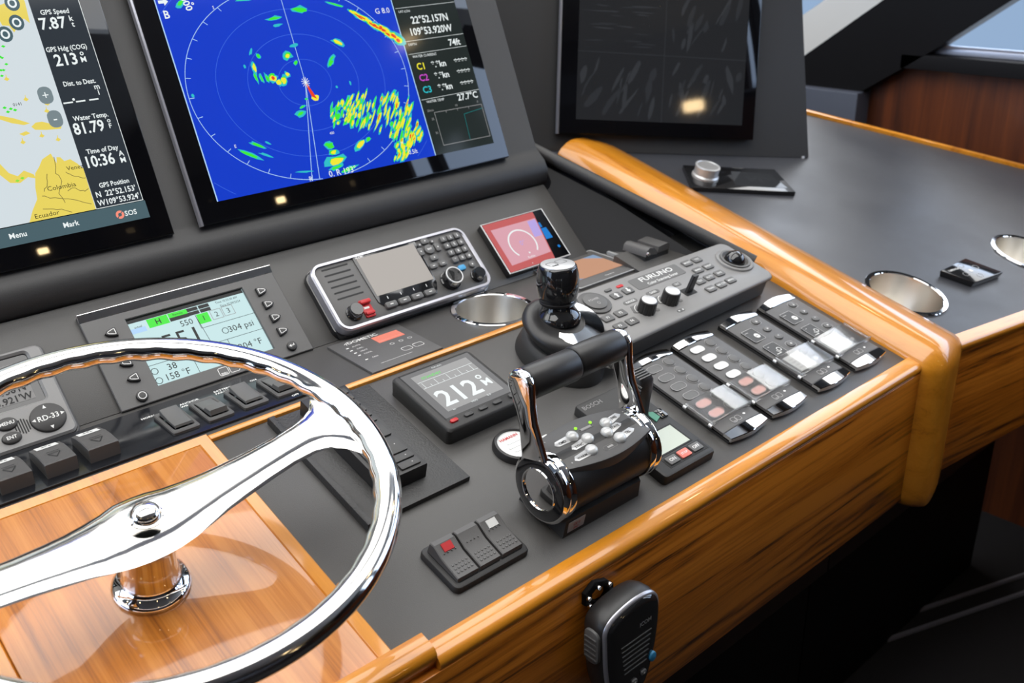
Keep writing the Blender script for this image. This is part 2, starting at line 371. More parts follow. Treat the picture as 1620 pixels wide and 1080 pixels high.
def console():
    # leather desk under the throttle and panels (main tilted plane)
    mb = MB('leather'); mb.box(-223, 669, 0, 341, -20, 0, 1.5); cpart('desk_panel', mb)
    mb = MB('leather'); mb.box(495, 669, 341, 420, -20, -2); cpart('desk_panel', mb)
    # honey wood strip between the two desk planes
    mb = MB('woodX'); mb.box(-223, 330, 341, 349, -16, 3.5, 1.2); cpart('wood_strip', mb, label='thin honey wood strip across the desk')
    # second plane with cup holder
    mb = MB('leather'); mb.box(-900, 640, 8, 128, -16, 0, 1); o = cpart('rear_desk_panel', mb, F1); bool_hole(o, 237, 69, 54, M_=F1)
    mb = MB('leather'); mb.box(-900, 495, 0, 146, -20, 0, 1); cpart('instrument_panel', mb, F2)
    # padded screen bulkhead
    mb = MB('pad')
    prof = [(0, -4), (6, 6), (22, 14), (38, 12), (52, 4), (60, 0), (620, 0), (620, -120), (0, -120)]
    X0, X1 = -900, 500
    mb.rings([[(X0, v, h) for v, h in prof], [(X1, v, h) for v, h in prof]][::-1]); cpart('screen_bulkhead', mb, F3, smooth=50)
    # wheel panel
    mb = MB('woodP'); mb.slab(rect(-481.5, -238.5, .5, 336.5), -18, 5.0, 1.2); cpart('wheel_panel', mb, label='glossy honey wood panel under the wheel')
    mb = MB('woodY'); mb.ringp([(-700, -2), (-223, -2), (-223, 352), (-700, 352)], [(-482, 0), (-238, 0), (-238, 337), (-482, 337)], -18, 4, 1.5); cpart('panel_frame', mb, label='darker wood frame round the wheel panel')
    # front rail: rounded lip and nosing
    def rail(x0, x1, dv, dh, mname='woodX'):
        mb = MB(mname); P = [(2+dv, -18), (2+dv, 3+dh), (1+dv, 4+dh), (-15+dv, 4+dh), (-19+dv, 3+dh), (-22.5+dv, -.5+dh), (-23.5+dv, -4+dh), (-21.5+dv, -12), (-16+dv, -19)]
        mb.rings([[(x0, a, b) for a, b in P], [(x1, a, b) for a, b in P]]); return mb
    cpart('front_rail', rail(-195, 672, 0, 0), smooth=50, label='honey wood rail along the front edge of the desk')
    cpart('front_rail', rail(-900, -195, 6, 8), smooth=50, label='raised honey wood rail in front of the wheel')
    # right desk, cut for two cup holders
    mb = MB('leather_r'); mb.slab([(795, -8), (1700, -134), (1790, 180), (1628, 262), (1388, 668), (1100, 900), (640, 900), (640, 420), (660, 420), (668, 100), (668, -8)], -26, -1, 1)
    o = cpart('side_desk', mb); bool_hole(o, 851, 105, 60, M_=F0); bool_hole(o, 1216, 61, 60, M_=F0)
    mb = MB('woodX')
    for a, b in (((1100, 912), (1390, 672)), ((1390, 672), (1632, 258)), ((1632, 258), (1790, -12))):
        d = Vector((b[0]-a[0], b[1]-a[1])).normalized(); q = Vector((d.y, -d.x))*-14
        mb.slab([a, b, (b[0]+q.x, b[1]+q.y), (a[0]+q.x, a[1]+q.y)], -22, 6, 2)
    cpart('far_edge_trim', mb, label='thin honey wood trim along the far edge of the right desk')
    # right front rail and fascia (turned about 9 degrees)
    R = F0 @ Matrix.Translation((.793, -.0055, 0)) @ Matrix.Rotation(rad(-7.9), 4, 'Z')
    mb = rail(-46, 960, 0, 0); o = mb.build('side_rail', con, 'honey wood rail on the front of the right desk'); local(o, R)
    # divider ridge
    mb = MB('woodY')
    P = [(669, -22), (669, 0), (676, 12), (688, 21), (700, 25.5), (712, 26), (730, 24.5), (760, 19), (785, 12), (797, 5), (802, -6), (802, -22)]
    cpart('divider_ridge', mb_sweep(P), smooth=55, label='broad rounded honey wood ridge dividing the two desks')
    # padded roll and gloss side wall
    W = lambda *p: tuple(c*1000 for c in p)
    mb = MB('glassdim'); I = F0.inverted()
    def L(p): q = I @ Vector(p); return (q.x*1000, q.y*1000, q.z*1000)
    P = [L((.500, .470, .0815)), L((.500, .583, .183)), L((.5222, .6127, .2339)), L((.6153, .3425, .0925)), L((.5899, .3704, .0850))]
    bk = [(p[0]+8, p[1]+4, p[2]-6) for p in P]
    mb.rings([P[::-1], bk[::-1]]); cpart('gloss_side_panel', mb, smooth=20, label='triangular gloss black panel beside the gauge')
    A, B = Vector(L((.512, .612, .240))), Vector(L((.6598, .262, .088)))
    mb = MB('pad'); mb.tube([A + (B-A)*k/8 for k in range(9)], 10.5, 14); cpart('padded_roll', mb, smooth=60, label='padded black leather roll beside the wood ridge')
    D = Vector(L((.545, .66, .235)))
    mb = MB('pad'); mb.add([tuple(A+Vector((4,4,0))), tuple(B+Vector((4,4,0))), (670, B.y, -2), (670, 760, -2)], [(0,1,2,3)]); cpart('gusset', mb)
console_defer = console

def mb_sweep(P):
    """ridge profile swept down the desk plane, round the corner and down the front as a post"""
    mb = MB('woodY'); I = F0.inverted().to_3x3()
    rs = []
    dn = I @ Vector((0, 0, -1))                       # straight down, in desk coordinates
    a_end = math.acos(max(-1, min(1, Vector((0, -1, 0)).dot(dn))))
    for v in (735, 500, 300, 150, 60, -8): rs.append([(x, v, h) for x, h in P])
    # corner: outward normal turns from +h to forward
    R0 = 40; cy, ch = -12, 26-R0
    steps = 8
    for k in range(1, steps+1):
        a = k/steps*a_end; f = k/steps
        ring = []
        for x, h in P:
            xn = 669 + (x-669)*(1-0.16*f)             # the post is slimmer than the ridge
            r = max(R0 + (h-26), .5 + .05*(h+23))
            ring.append((xn, cy - r*sin(a), ch + r*cos(a)) if r > 0 else (xn, cy - r*sin(a), ch + r*cos(a)))
        rs.append(ring)
    last = rs[-1]
    for d in (30, 90, 150, 200, 214, 222):
        t = 1.0 if d < 205 else (0.93 if d < 220 else 0.8)
        cx_ = 724
        rs.append([((x-cx_)*t+cx_, y + dn.y*d + (1-t)*14, z + dn.z*d) for x, y, z in last])
    mb.rings(rs); return mb
console()

def fascia():
    I = con.matrix_world.inverted()
    # main front board (vertical), lower edge 225 mm down
    T = frame((0, -.0215, 0), (1, 0, 0), (0, 0, 1))
    mb = MB('woodF'); mb.box(-900, 690, -226, -14, -18, 0, 1); o = mb.build('fascia_board', con, 'figured teak board across the front of the helm'); local(o, T)
    R = (F0 @ Matrix.Translation((.793, -.0055, 0))).to_translation()
    d = (F0 @ Matrix.Translation((.793, -.0055, 0)) @ Matrix.Rotation(rad(-7.9), 4, 'Z')).to_3x3() @ Vector((1, 0, 0))
    T2 = frame(R, d, (0, 0, 1))
    dd = Vector((d.x, d.y, 0)).normalized(); back = Vector((-dd.y, dd.x, 0))
    T2 = frame(R - back*.016, d, Vector((0, 0, 1)))
    mb = MB('woodF'); mb.slab([(-60, -226), (960, -196), (960, -12), (-60, -14)], -18, 0, 1); o = mb.build('side_fascia_board', con, 'figured teak board below the right desk'); local(o, T2)
    # dark cabinets below
    T3 = frame((0, .12, 0), (1, 0, 0), (0, 0, 1))
    for x0, x1 in ((-900, -300), (-296, 230), (234, 746), (750, 1500)):
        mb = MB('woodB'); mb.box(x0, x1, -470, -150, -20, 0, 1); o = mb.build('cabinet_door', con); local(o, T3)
        mb = MB('mull'); mb.box(x0, x1, -858, -474, -60, -30, 1); o = mb.build('kick_panel', con); local(o, T3)
    mb = MB('mull'); mb.box(-900, 1500, -150, -20, -40, -22); o = mb.build('cabinet_back', con); local(o, T3)
fascia()
def floor_trim():
    for k, (a, b) in enumerate((((705, 352), (1546, 47)), ((793, 268), (1480, 19)))):
        d = Vector((b[0]-a[0], b[1]-a[1])).normalized(); q = Vector((-d.y, d.x))*4; a = Vector(a)-d*300; b = Vector(b)+d*500
        mb = MB('inlay'); mb.slab([tuple(a-q), tuple(b-q), tuple(b+q), tuple(a+q)], -858, -850, 2); struct('trim_%d' % (20+k), mb)
floor_trim()

# ================================================================== SCREENS ON THE BULKHEAD
def blob(mb, x, y, L_, W_, ang, z, n=9, rag=.35):
    pts = []
    for k in range(n):
        a = 2*pi*k/n; r = 1 + random.uniform(-rag, rag); px, py = L_/2*cos(a)*r, W_/2*sin(a)*r
        pts.append((x+px*cos(ang)-py*sin(ang), y+px*sin(ang)+py*cos(ang)))
    mb.flat(pts, z)

def radar_display():
    t = thing('radar_display', 'large flat display showing a blue radar or sonar picture with yellow echoes', 'display', F3)
    a = MB('plastic_g'); a.slab(rect(-90, 428, 54, 640), 1, 13, 2); a.build('housing', t)
    a = MB('silver'); a.slab(rect(-91.5, -88, 54, 640), 6, 14, .8); a.build('edge_strip', t, 'bright metal edge strip')
    a = MB('glass'); a.slab(rect(-88, 427, 55, 639), 13, 15, .8); a.build('front_glass', t)
    g = MB('s_navy'); Z = 15.3
    g.flat(rect(-61, 288, 80, 600), Z)
    g.m('s_pale').flat(rect(-62.5, -61, 80, 600), Z+.1).flat(rect(288, 289.5, 80, 600), Z+.1)
    g.m('s_fside').flat(rect(289.5, 404, 80, 600), Z)
    cx, cy = 111, 212
    def clip(pts): return [p for p in pts if -60 < p[0] < 287 and 80.5 < p[1] < 599]
    g.m('s_ring')
    for f in (.24, .5, .76, 1.0, 1.3):
        A, B = 168*f, 132*f
        if f == 1.0: g.m('s_pale')
        else: g.m('s_ring')
        N = 120
        for k in range(N):
            a0, a1 = 2*pi*k/N, 2*pi*(k+1)/N
            seg = clip([(cx+A*cos(a0), cy+B*sin(a0)), (cx+A*cos(a1), cy+B*sin(a1))])
            if len(seg) == 2: g.line(seg, .55 if f != 1 else .8, Z+.15)
    g.m('s_pale')
    for k in range(32):
        a0 = 2*pi*k/32
        seg = clip([(cx+168*cos(a0), cy+132*sin(a0)), (cx+161*cos(a0), cy+126*sin(a0))])
        if len(seg) == 2: g.line(seg, .8, Z+.15)
    g.line([(cx, cy), (114, 600)], .8, Z+.2).line([(cx, cy), (77, 81)], .9, Z+.2).line([(cx, cy), (89, 81)], .9, Z+.2)
    # echoes: halo cyan, body green-yellow, core red
    E_ = [(135,310,26,9,.0,1),(93,301,22,5,.1,1),(95,292,14,3,.1,0),(180,260,18,7,-.5,2),(159,234,16,7,.6,1),(163,240,12,4,.6,1),(96,250,14,9,.3,2),(109,263,12,4,.2,0),(105,240,8,5,.5,1),(65,224,12,12,.9,3),(80,219,14,9,.9,2),(88,226,7,7,0,2),(72,217,9,10,1.2,2),(43,240,6,14,0,2),(49,225,4,12,.2,1),(57,224,4,13,.1,1),(41,228,4,14,.1,1),(54,254,7,8,.6,1),(45,261,9,3,1,0),(90,172,14,7,.2,1),(95,180,10,3,.2,1),(105,190,6,3,0,1),(14,141,20,4,-.5,1),(0,130,30,5,-.55,1),(22,126,18,3,-.5,0),(30,141,8,2,-.5,0),(70,95,24,2.5,-.15,0),(119,123,16,9,.0,1),(122,113,16,7,.1,2),(121,101,30,12,.1,2),(119,92,22,5,.2,1),(138,86,26,6,.2,1),(167,117,22,9,.5,2),(182,121,10,5,.6,1),(30,243,3,4,0,0),(157,200,3,4,0,0),(180,203,3,5,0,0),(-62+11,215,3,5,0,0)]
    R_ = random.Random(3)
    for k in range(125):
        f = R_.random(); s_ = R_.random()
        # band from (135,160) to (270,110) to (250,88), streaks lean up to the right
        bx = 135 + 128*f; by = 163 - 36*f + 16*math.sin(f*3)
        off = (R_.random()-.5)*(24+46*f)
        x, y = bx + off*.35, by + off
        if x > 284: continue
        E_.append((x, y, R_.uniform(10, 30)*(.55+f*.5), R_.uniform(2.2, 5.0), R_.uniform(.8, 1.05), 3 if (f > .6 and R_.random() < .16) else (2 if R_.random() < .55+.2*f else 1)))
    for k in range(40):
        f = R_.random(); E_.append((272-48*f + R_.uniform(-9,9), 122-30*f + R_.uniform(-9,9), R_.uniform(8,22), R_.uniform(3,6), R_.uniform(.7,1.1), 2 if R_.random() < .8 else 3))
    for k in range(34):
        f = (k+.5)/34; E_.append((216+72*f, 301-50*f+R_.uniform(-3,3), R_.uniform(12,22), 4+7*f*R_.uniform(.8,1.1), -.62, 3 if R_.random() < .5 else 2))
    E_ += [(192,313,26,3,-.35,1),(60,330,30,4,.1,1),(100,340,24,6,.2,1),(-30,331,14,6,.7,1),(-20,340,10,5,.7,1)]
    for i, (x, y, l, w_, an, lv) in enumerate(E_):
        x = min(x, 281); dz = .00002*i
        g.m('s_cy'); blob(g, x, y, l*1.1, w_*1.25, an, Z+.3+dz)
        if lv >= 1: g.m('s_gr'); blob(g, x, y, l*.82, w_*.85, an, Z+.36+dz)
        if lv >= 2: g.m('s_ye'); blob(g, x, y, l*.7, w_*.72, an, Z+.42+dz)
        if lv >= 3: g.m('s_re'); blob(g, x, y, l*.42, w_*.42, an, Z+.48+dz)
    g.m('s_ye'); blob(g, 119, 190, 12, 8, .3, Z+.4); g.m('s_re').flat([(110, 212), (114, 192), (121, 188), (118, 197), (113, 209)], Z+.55)
    g.m('s_white')
    for k in range(6): a0 = k*pi/6+.2; g.line([(cx+6*cos(a0), cy+7*sin(a0)), (cx-6*cos(a0), cy-7*sin(a0))], .7, Z+.6)
    z = Z+.6
    g.text('\u00b0', -14, 326, z, 12, bold=True).text('000', -22, 330, z, 13, bold=True, rot=-1.35).text('B', -52, 318, z, 14, bold=True)
    for k in range(3):
        y = 334+k*11
        g.flat([(-58, y+2), (-51, y+2), (-51, y+5), (-45, y), (-51, y-5), (-51, y-2), (-58, y-2)], z)
    g.text('G 8.0', 268, 298, z, 11, sx=1.05).text('0. R 193\u00b0', 127, 85, z, 12, sx=1.0).text('R', 76, 84, z, 9).text('S', 12, 322, z, 6).text('E', -16, 144, z, 6).text('N', 236, 108, z, 5).text('400', 128, 139, z, 5).text('0.5ft', 251, 92, z, 9)
    g.text('22\u00b052.157N', 348, 280, z, 15, bold=True, sx=.95).text('109\u00b053.920W', 346, 263, z, 15, bold=True, sx=.95).text('74ft', 382, 241, z, 14, bold=True)
    g.text('LAT-LON', 306, 294, z, 5).text('DEPTH', 304, 245, z, 5).text('WATER CURRENT', 320, 227, z, 5.5).text('WATER TEMP', 316, 159, z, 5.5)
    for y in (299, 250, 231, 163): g.line([(292, y), (403, y+2)], .5, z)
    for y in (212, 195, 177):
        g.m('s_white').text('*.*kn', 341, y, z, 13, bold=True, sx=1.05).text('****', 384, y-1, z, 13, bold=True, sx=1.2)
    g.m('s_ye').text('C1', 307, y+35, z, 14, bold=True).m('s_ma').text('C2', 307, 195, z, 14, bold=True).m('s_cy').text('C3', 307, 177, z, 14, bold=True)
    g.m('s_white').text('27.7\u00b0C', 378, 158, z, 14, bold=True)
    g.m('s_grey').line([(308, 142), (308, 92), (400, 92), (400, 142)], .8, z, True).text('20min', 302, 146, z, 5).text('10', 352, 147, z, 5).text('0', 394, 147, z, 5).text('25', 302, 133, z, 5).text('30', 302, 112, z, 5)
    for k in range(3): g.line([(330+k*22, 142), (330+k*22, 139)], .7, z)
    g.m('s_teal').line([(360, 92), (362, 132), (400, 136)], .9, z)
    g.build('radar_picture', t, 'blue radar picture with rings, echoes and white figures')
radar_display()

def chart_display():
    t = thing('chart_display', 'chart plotter display at the left frame edge with yellow land and a data column', 'display', F3)
    a = MB('plastic_g'); a.slab(rect(-640, -126, 53, 560), 1, 11, 2); a.build('housing', t)
    a = MB('glass'); a.slab(rect(-638, -128, 55, 558), 11, 12.6, .6); a.build('front_glass', t)
    g = MB('s_sea'); Z = 12.9
    g.flat(rect(-600, -208, 101, 530), Z)
    g.m('s_land')
    z = Z+.1
    for P in ([(-238,173),(-249,168),(-255,160),(-261,154),(-266,138),(-268,125),(-277,113),(-284,101),(-209,101),(-208,150),(-213,157),(-219,163),(-226,162),(-229,167),(-233,168),(-235,161)],
              [(-320,182),(-305,180),(-294,171),(-288,159),(-280,154),(-272,159),(-263,153),(-262,148),(-270,151),(-280,146),(-290,148),(-300,162),(-320,172)],
              [(-300,226),(-277,223),(-264,218),(-249,210),(-256,209),(-268,213),(-279,219),(-300,221)],
              [(-249,206),(-243,210),(-236,210),(-224,205),(-216,203),(-218,199),(-234,200),(-246,202)],
              [(-260,348),(-239,345),(-223,350),(-212,380),(-212,345),(-214,322),(-219,328),(-226,322),(-234,313),(-237,321),(-244,322),(-245,327),(-262,332)],
              [(-264,200),(-256,202),(-252,199),(-260,197)], [(-300,420),(-240,400),(-220,430),(-240,520),(-300,500)]): g.flat(P, z)
    R_ = random.Random(5)
    for x, y in ((-258,262),(-245,237),(-227,221),(-224,229),(-241,194),(-225,187),(-263,190),(-262,283)): g.flat([(x-3,y),(x,y-2),(x+3,y),(x,y+3)], z); g.line([(x, y), (x+.5, y+5)], .8, z)
    g.m('s_river')
    for P in ([(-236,168),(-239,150),(-236,140),(-243,126),(-240,115)],[(-262,128),(-250,122),(-235,118),(-212,108)],[(-228,150),(-222,144),(-215,141),(-209,139)],[(-266,112),(-250,110),(-236,103)],[(-250,150),(-252,138),(-258,132)],[(-232,128),(-224,130),(-216,124),(-210,126)]):
        q = []
        for p0, p1 in zip(P, P[1:]):
            for k in range(3): q.append((p0[0]+(p1[0]-p0[0])*k/3+R_.uniform(-1,1), p0[1]+(p1[1]-p0[1])*k/3+R_.uniform(-1,1)))
        g.line(q+[P[-1]], .7, z+.1)
    g.m('s_gr')
    for k in range(22): x, y = -256+R_.uniform(-14, 6), 268+k*2.6+R_.uniform(-3, 3); g.flat([(x-2.2,y),(x,y-1.4),(x+2.2,y),(x,y+1.4)], z)
    for x, y in ((-270,231),(-264,229),(-260,227),(-268,226),(-282,149),(-276,151)): g.flat([(x-2.4,y),(x,y-1.6),(x+2.4,y),(x,y+1.6)], z)
    g.m('s_lcdk').text('Colombia', -238, 134, z+.2, 7.5, sx=1.1).text('Venez', -217, 153, z+.2, 7, sx=1.1).text('Ecuador', -263, 106, z+.2, 7.5, sx=1.1).text('0141', -256, 233, z+.2, 5)
    g.m('s_menu')
    for x, y in ((-226,346),(-228,324),(-244,312)): g.flat(ell(x, y, 8, 9, 18), z+.2)
    g.m('s_white')
    for x, y in ((-226,346),(-228,324),(-244,312)): g.ringp([(p[0], p[1]) for p in ell(x, y, 5, 5.5, 12)], ell(x, y, 3, 3.4, 12), z+.2, z+.3)
    g.m('s_btn').slab(rr(-223, 239, 16, 20, 7), Z, z+.3).slab(rr(-221, 211, 16, 20, 7), Z, z+.3)
    g.m('s_white').text('+', -223, 239, z+.4, 14).text('-', -221, 212, z+.4, 16)
    g.m('s_side').flat(rect(-208, -152.5, 101.5, 530), Z+.2); g.m('s_menu').flat(rect(-600, -150, 79, 100), Z+.2)
    g.m('s_white').line([(-152, 101), (-152, 530)], .7, z+.3).line([(-208, 101), (-152, 101)], .7, z+.3)
    z = Z+.4
    T_ = [('GPS Speed', -183, 333, 8), ('GPS Hdg (COG)', -183, 290, 8), ('Dist. to Dest.', -181, 249, 8), ('Water Temp.', -181, 208, 8), ('Time of Day', -180, 168, 8), ('GPS Position', -179, 127, 8)]
    for s_, x, y, k in T_: g.text(s_, x, y, z, k, bold=True, sx=.93 if len(s_) < 12 else .86)
    g.text('7.87', -189, 320, z, 19, bold=True, sx=.92).text('k', -167, 324, z, 9, bold=True).text('t', -167, 317, z, 9, bold=True)
    g.text('213', -188, 277, z, 19, bold=True, sx=.95).text('o', -168, 283, z, 9, bold=True).text('M', -168, 275, z, 9, bold=True)
    g.text('_._ _', -186, 236, z, 20, bold=True, sx=1.0).text('m', -163, 242, z, 9, bold=True).text('i', -163, 235, z, 9, bold=True)
    g.text('81.79', -187, 196, z, 19, bold=True, sx=.86).text('o', -162, 201, z, 8, bold=True).text('F', -162, 194, z, 8, bold=True)
    g.text('10:36', -186, 156, z, 19, bold=True, sx=.86).text('A', -160, 160, z, 9, bold=True).text('M', -160, 152, z, 9, bold=True)
    g.text("N  22\u00b052.153'", -180, 117, z, 9.5, bold=True, sx=.9).text("W109\u00b053.924'", -180, 107, z, 9.5, bold=True, sx=.9)
    g.text('SOS', -171, 89, z, 8.5, bold=True).text('Mark', -241, 90, z, 8.5, bold=True).text('Menu', -300, 90, z, 8.5, bold=True)
    g.m('s_salm').ringp(ell(-184, 89, 5, 5, 14), ell(-184, 89, 2.2, 2.2, 14), z-.1, z); g.m('s_menu').line([(-188, 85), (-180, 93)], 1, z+.1)
    g.build('chart_picture', t, 'chart of Colombia with a data column reading 7.87 and 10:36')
chart_display()

def camera_monitor():
    b = thing('monitor_housing', 'tall black leather monitor housing standing on the right desk behind the ridge', 'housing', FM)
    a = MB('pad'); a.add([(-760, 0, 0), (0, 0, 0), (-70, 520, 0), (-760, 520, 0), (-760, 0, -60), (-4, 0, -60), (-80, 520, -60), (-760, 520, -60)],
                          [(0,1,2,3), (1,5,6,2), (5,4,7,6), (4,0,3,7), (3,2,6,7), (4,5,1,0)]); a.build('shell', b)
    a = MB('silverm'); a.T = Matrix.Translation((-13, 0, -2)); a.box(-3, 3, -4, 3, -4, 3, 1); a.build('foot', b, 'small metal foot')
    t = thing('camera_monitor', 'dim right hand monitor split into four faint camera pictures', 'monitor', FM)
    a = MB('plastic_g'); a.slab(rect(-549, -139, 31, 470), 1, 16, 2); a.build('housing', t)
    a = MB('silver'); a.slab(rect(-550.5, -547, 31, 470), 8, 17, .8); a.build('edge_strip', t, 'bright metal edge strip')
    a = MB('glass'); a.slab(rect(-547, -141, 33, 468), 16, 18, .8); a.build('front_glass', t)
    g = MB('s_cam1'); Z = 18.3; g.flat(rect(-515, -168, 58, 440), Z)
    R_ = random.Random(9)
    for qx0, qx1, qy0, qy1 in ((-514,-343,59,178),(-340,-169,59,178),(-514,-343,182,310),(-340,-169,182,310)):
        for k in range(26):
            g.m(R_.choice(['s_cam2', 's_cam3', 's_cam1'])); l = R_.uniform(20, 62); w_ = R_.uniform(3, 14); an = R_.choice([1.2, 1.0, 1.35, 1.75]) + R_.uniform(-.12, .12)
            if qy0 > 180 and qx0 < -400: an = R_.uniform(-.05, .05); w_ = 2.5
            x = R_.uniform(qx0+abs(l*cos(an))/2+6, qx1-abs(l*cos(an))/2-6); y = R_.uniform(qy0+abs(l*sin(an))/2+4, max(qy0+abs(l*sin(an))/2+5, qy1-abs(l*sin(an))/2-4))
            blob(g, x, y, l, w_, an, Z+.05+.004*k, 8, .25)
    g.m('s_cam2').line([(-515, 180), (-168, 180)], 1.2, Z+.3).line([(-341.5, 58), (-341.5, 440)], 1.2, Z+.3)
    g.build('camera_picture', t, 'four faint camera pictures')
camera_monitor()

# ================================================================== INSTRUMENT PANEL
def engine_display():
    t = thing('engine_display', 'wide engine display reading 551 with green tiles, chrome strip and arrow buttons', 'instrument', F2)
    O_, I_ = rect(-269, -20, -2, 126), rect(-219, -68, 15, 107)
    a = MB('charcoal'); a.ringp(O_, I_, 0, 5.5, .8); a.build('bezel', t)
    a = MB('chrome'); a.rings([[(x, y, z) for y, z in ((117, 5.2), (126.5, 5.2), (126.5, 9), (125.8, 9.2), (117, 5.8))] for x in (-269, -20)][::-1]); a.build('chrome_strip', t, 'chrome strip along the top')
    g = MB('s_lcd'); Z = 2.0; g.flat(rect(-219, -68, 15, 107), Z)
    def P(a_, b_): return (-219+151*a_, 107-92*b_)
    def R(m, a0, b0, w_, h_): x, y = P(a0, b0); g.m(m).flat(rect(x-w_*75, x+w_*75, y-h_*46, y+h_*46), Z+.2)
    R('s_lcdk', .5, .03, 1.0, .06)  # shade of the recess drawn as a dark band across the screen top
    R('s_gr', .234, .13, .17, .13); R('s_gr', .405, .10, .16, .07); R('s_lcdk', .405, .16, .16, .055)
    for a_ in (.53, .63):
        for b_ in (.095, .155): R('s_lcdk', a_, b_, .092, .052)
    R('s_gr', .586, .265, .10, .15); R('s_pale', .06, .18, .13, .07)
    g.m('s_grey')
    for a_, b_ in ((.70, .26), (.806, .255)):
        x, y = P(a_, b_); g.line(rect(x-7, x+7, y-6.5, y+6.5), .7, Z+.3, True)
    g.m('s_lcdk')
    for p, q in (((.53,.19),(.56,1)),((.53,.40),(1,.40)),((.53,.66),(1,.66)),((.35,.70),(.35,1)),((0,.70),(.53,.70)),((.68,.66),(.68,1)),((.53,.19),(.53,.40))): g.line([P(*p), P(*q)], .6, Z+.3)
    def X(s_, a_, b_, k, **kw): x, y = P(a_, b_); g.text(s_, x, y, Z+.4, k, **kw)
    X('H', .234, .13, 10, bold=True); X('Remote', .405, .10, 4); X('1', .586, .265, 10); X('2', .70, .26, 10); X('3', .806, .255, 10)
    X('550', .438, .26, 11); X('551', .333, .47, 33, sx=1.05); X('304 psi', .84, .53+.0, 12); X('204 \u00b0F', .84, .82, 12)
    X('38', .172, .79, 12); X('158 \u00b0F', .19, .92, 12); X('Time 10:33:30 AM', .83, .10, 4.4, sx=.9); X('Date 02/09/2024', .85, .165, 4.4, sx=.9); X('actual', .07, .13, 4)
    for a_, b_ in ((.70, .53), (.03, .93), (.03, .79)): x, y = P(a_, b_); g.line(ell(x, y, 4, 4, 10), .8, Z+.4, True)
    g.build('display', t, 'pale blue engine display')
    g = MB('white')
    for x in (-141, -127): g.line(rr(x, 6.5, 12, 10, 2, 2), .8, 5.8, True)
    g.text('mtu', -141, 4, 5.8, 5, bold=True); g.build('emblem', t, 'two white rounded squares with the letters mtu')
    def arrow(x, y, d):
        P_ = [(x+d*8, y), (x+d*5, y+3.4), (x-d*2, y+5.6), (x-d*6, y+5.6), (x-d*6, y-5.6), (x-d*2, y-5.6), (x+d*5, y-3.4)]
        a = MB('plastic'); a.slab(P_, 4, 9.5, 1.2); a.m('white').line(inset(P_ if d > 0 else P_[::-1], 2.2), .8, 9.65, True); a.build('arrow_button', t)
    for y in (94, 73.7, 53.5, 33): arrow(-47.8, y, 1)
    for y in (94.5, 75, 53, 32.4): arrow(-241, y, -1)
    a = MB('plastic'); a.slab(ell(-46, 7.7+2, 6.5, 6.5, 20), 4, 9.5, 1.4); a.m('white').line([(-49, 9.7), (-43.5, 9.7), (-43.5, 12)], .8, 9.6).flat([(-50.5, 9.7), (-47.5, 11.8), (-47.5, 7.6)], 9.6); a.build('enter_button', t)
    a = MB('plastic'); a.slab(ell(-241.5, 8, 6.8, 6.8, 20), 4, 9.5, 1.4); a.m('white').line(ell(-241.5, 8, 4.3, 4.3, 16), .9, 9.65, True); a.build('round_button', t)
engine_display()

def depth_display():
    t = thing('remote_display', 'grey remote display with dark digits and oval rubber buttons at the left edge', 'instrument', F2)
    a = MB('grey'); a.ringp(rr(-389, 48, 140, 112, 8), rr(-397, 68, 122, 60, 4), 0, 13, 2.5); a.build('body', t)
    a = MB('charcoal'); a.ringp(rr(-389, 48, 146, 118, 9), rr(-389, 48, 138, 110, 8), 0, 7, 2); a.build('flange', t)
    g = MB('plastic_g'); g.flat(rect(-458, -335, 37, 99), 9); g.m('dimp').flat(rect(-446, -345, 44, 90), 9.3)
    g.m('dark').text("22\u00b052.156'N", -378, 60, 9.6, 11, bold=True).text("109\u00b053.921'W", -378, 49, 9.6, 11, bold=True).text('L/L', -404, 72, 9.6, 9, bold=True); g.build('screen', t, 'dark liquid crystal screen')
    for x, y, rx, ry, s_, k in ((-383, 22.5, 10.5, 7.5, 'MENU', 5.5), (-384, 6, 10, 7, 'ENT', 5.5), (-343.5, 15.5, 18.5, 17, 'RD-33', 8.5)):
        a = MB('plastic'); a.slab(ell(x, y, rx, ry, 28), 12, 16, 2); a.m('label').text(s_, x, y, 16.2, k, bold=True)
        if rx > 15:
            for dx, dy, an in ((0, 12, 0), (0, -12, pi), (14.5, 0, -pi/2), (-14.5, 0, pi/2)):
                a.flat([(x+dx+r_*cos(an+q), y+dy+r_*sin(an+q)) for r_, q in ((2.6, pi/2), (2.4, pi*1.2), (2.4, -pi*.2))], 16.2)
        a.build('button' if rx < 15 else 'cursor_pad', t)
    a = MB('dark')
    for k, l in enumerate((6, 12, 16, 18, 16, 12, 6)): a.slab(rect(-369+(k-3)*2.6-.7, -369+(k-3)*2.6+.7, 15-l/2, 15+l/2), 12.9, 13.2)
    a.build('buzzer_slots', t)
depth_display()

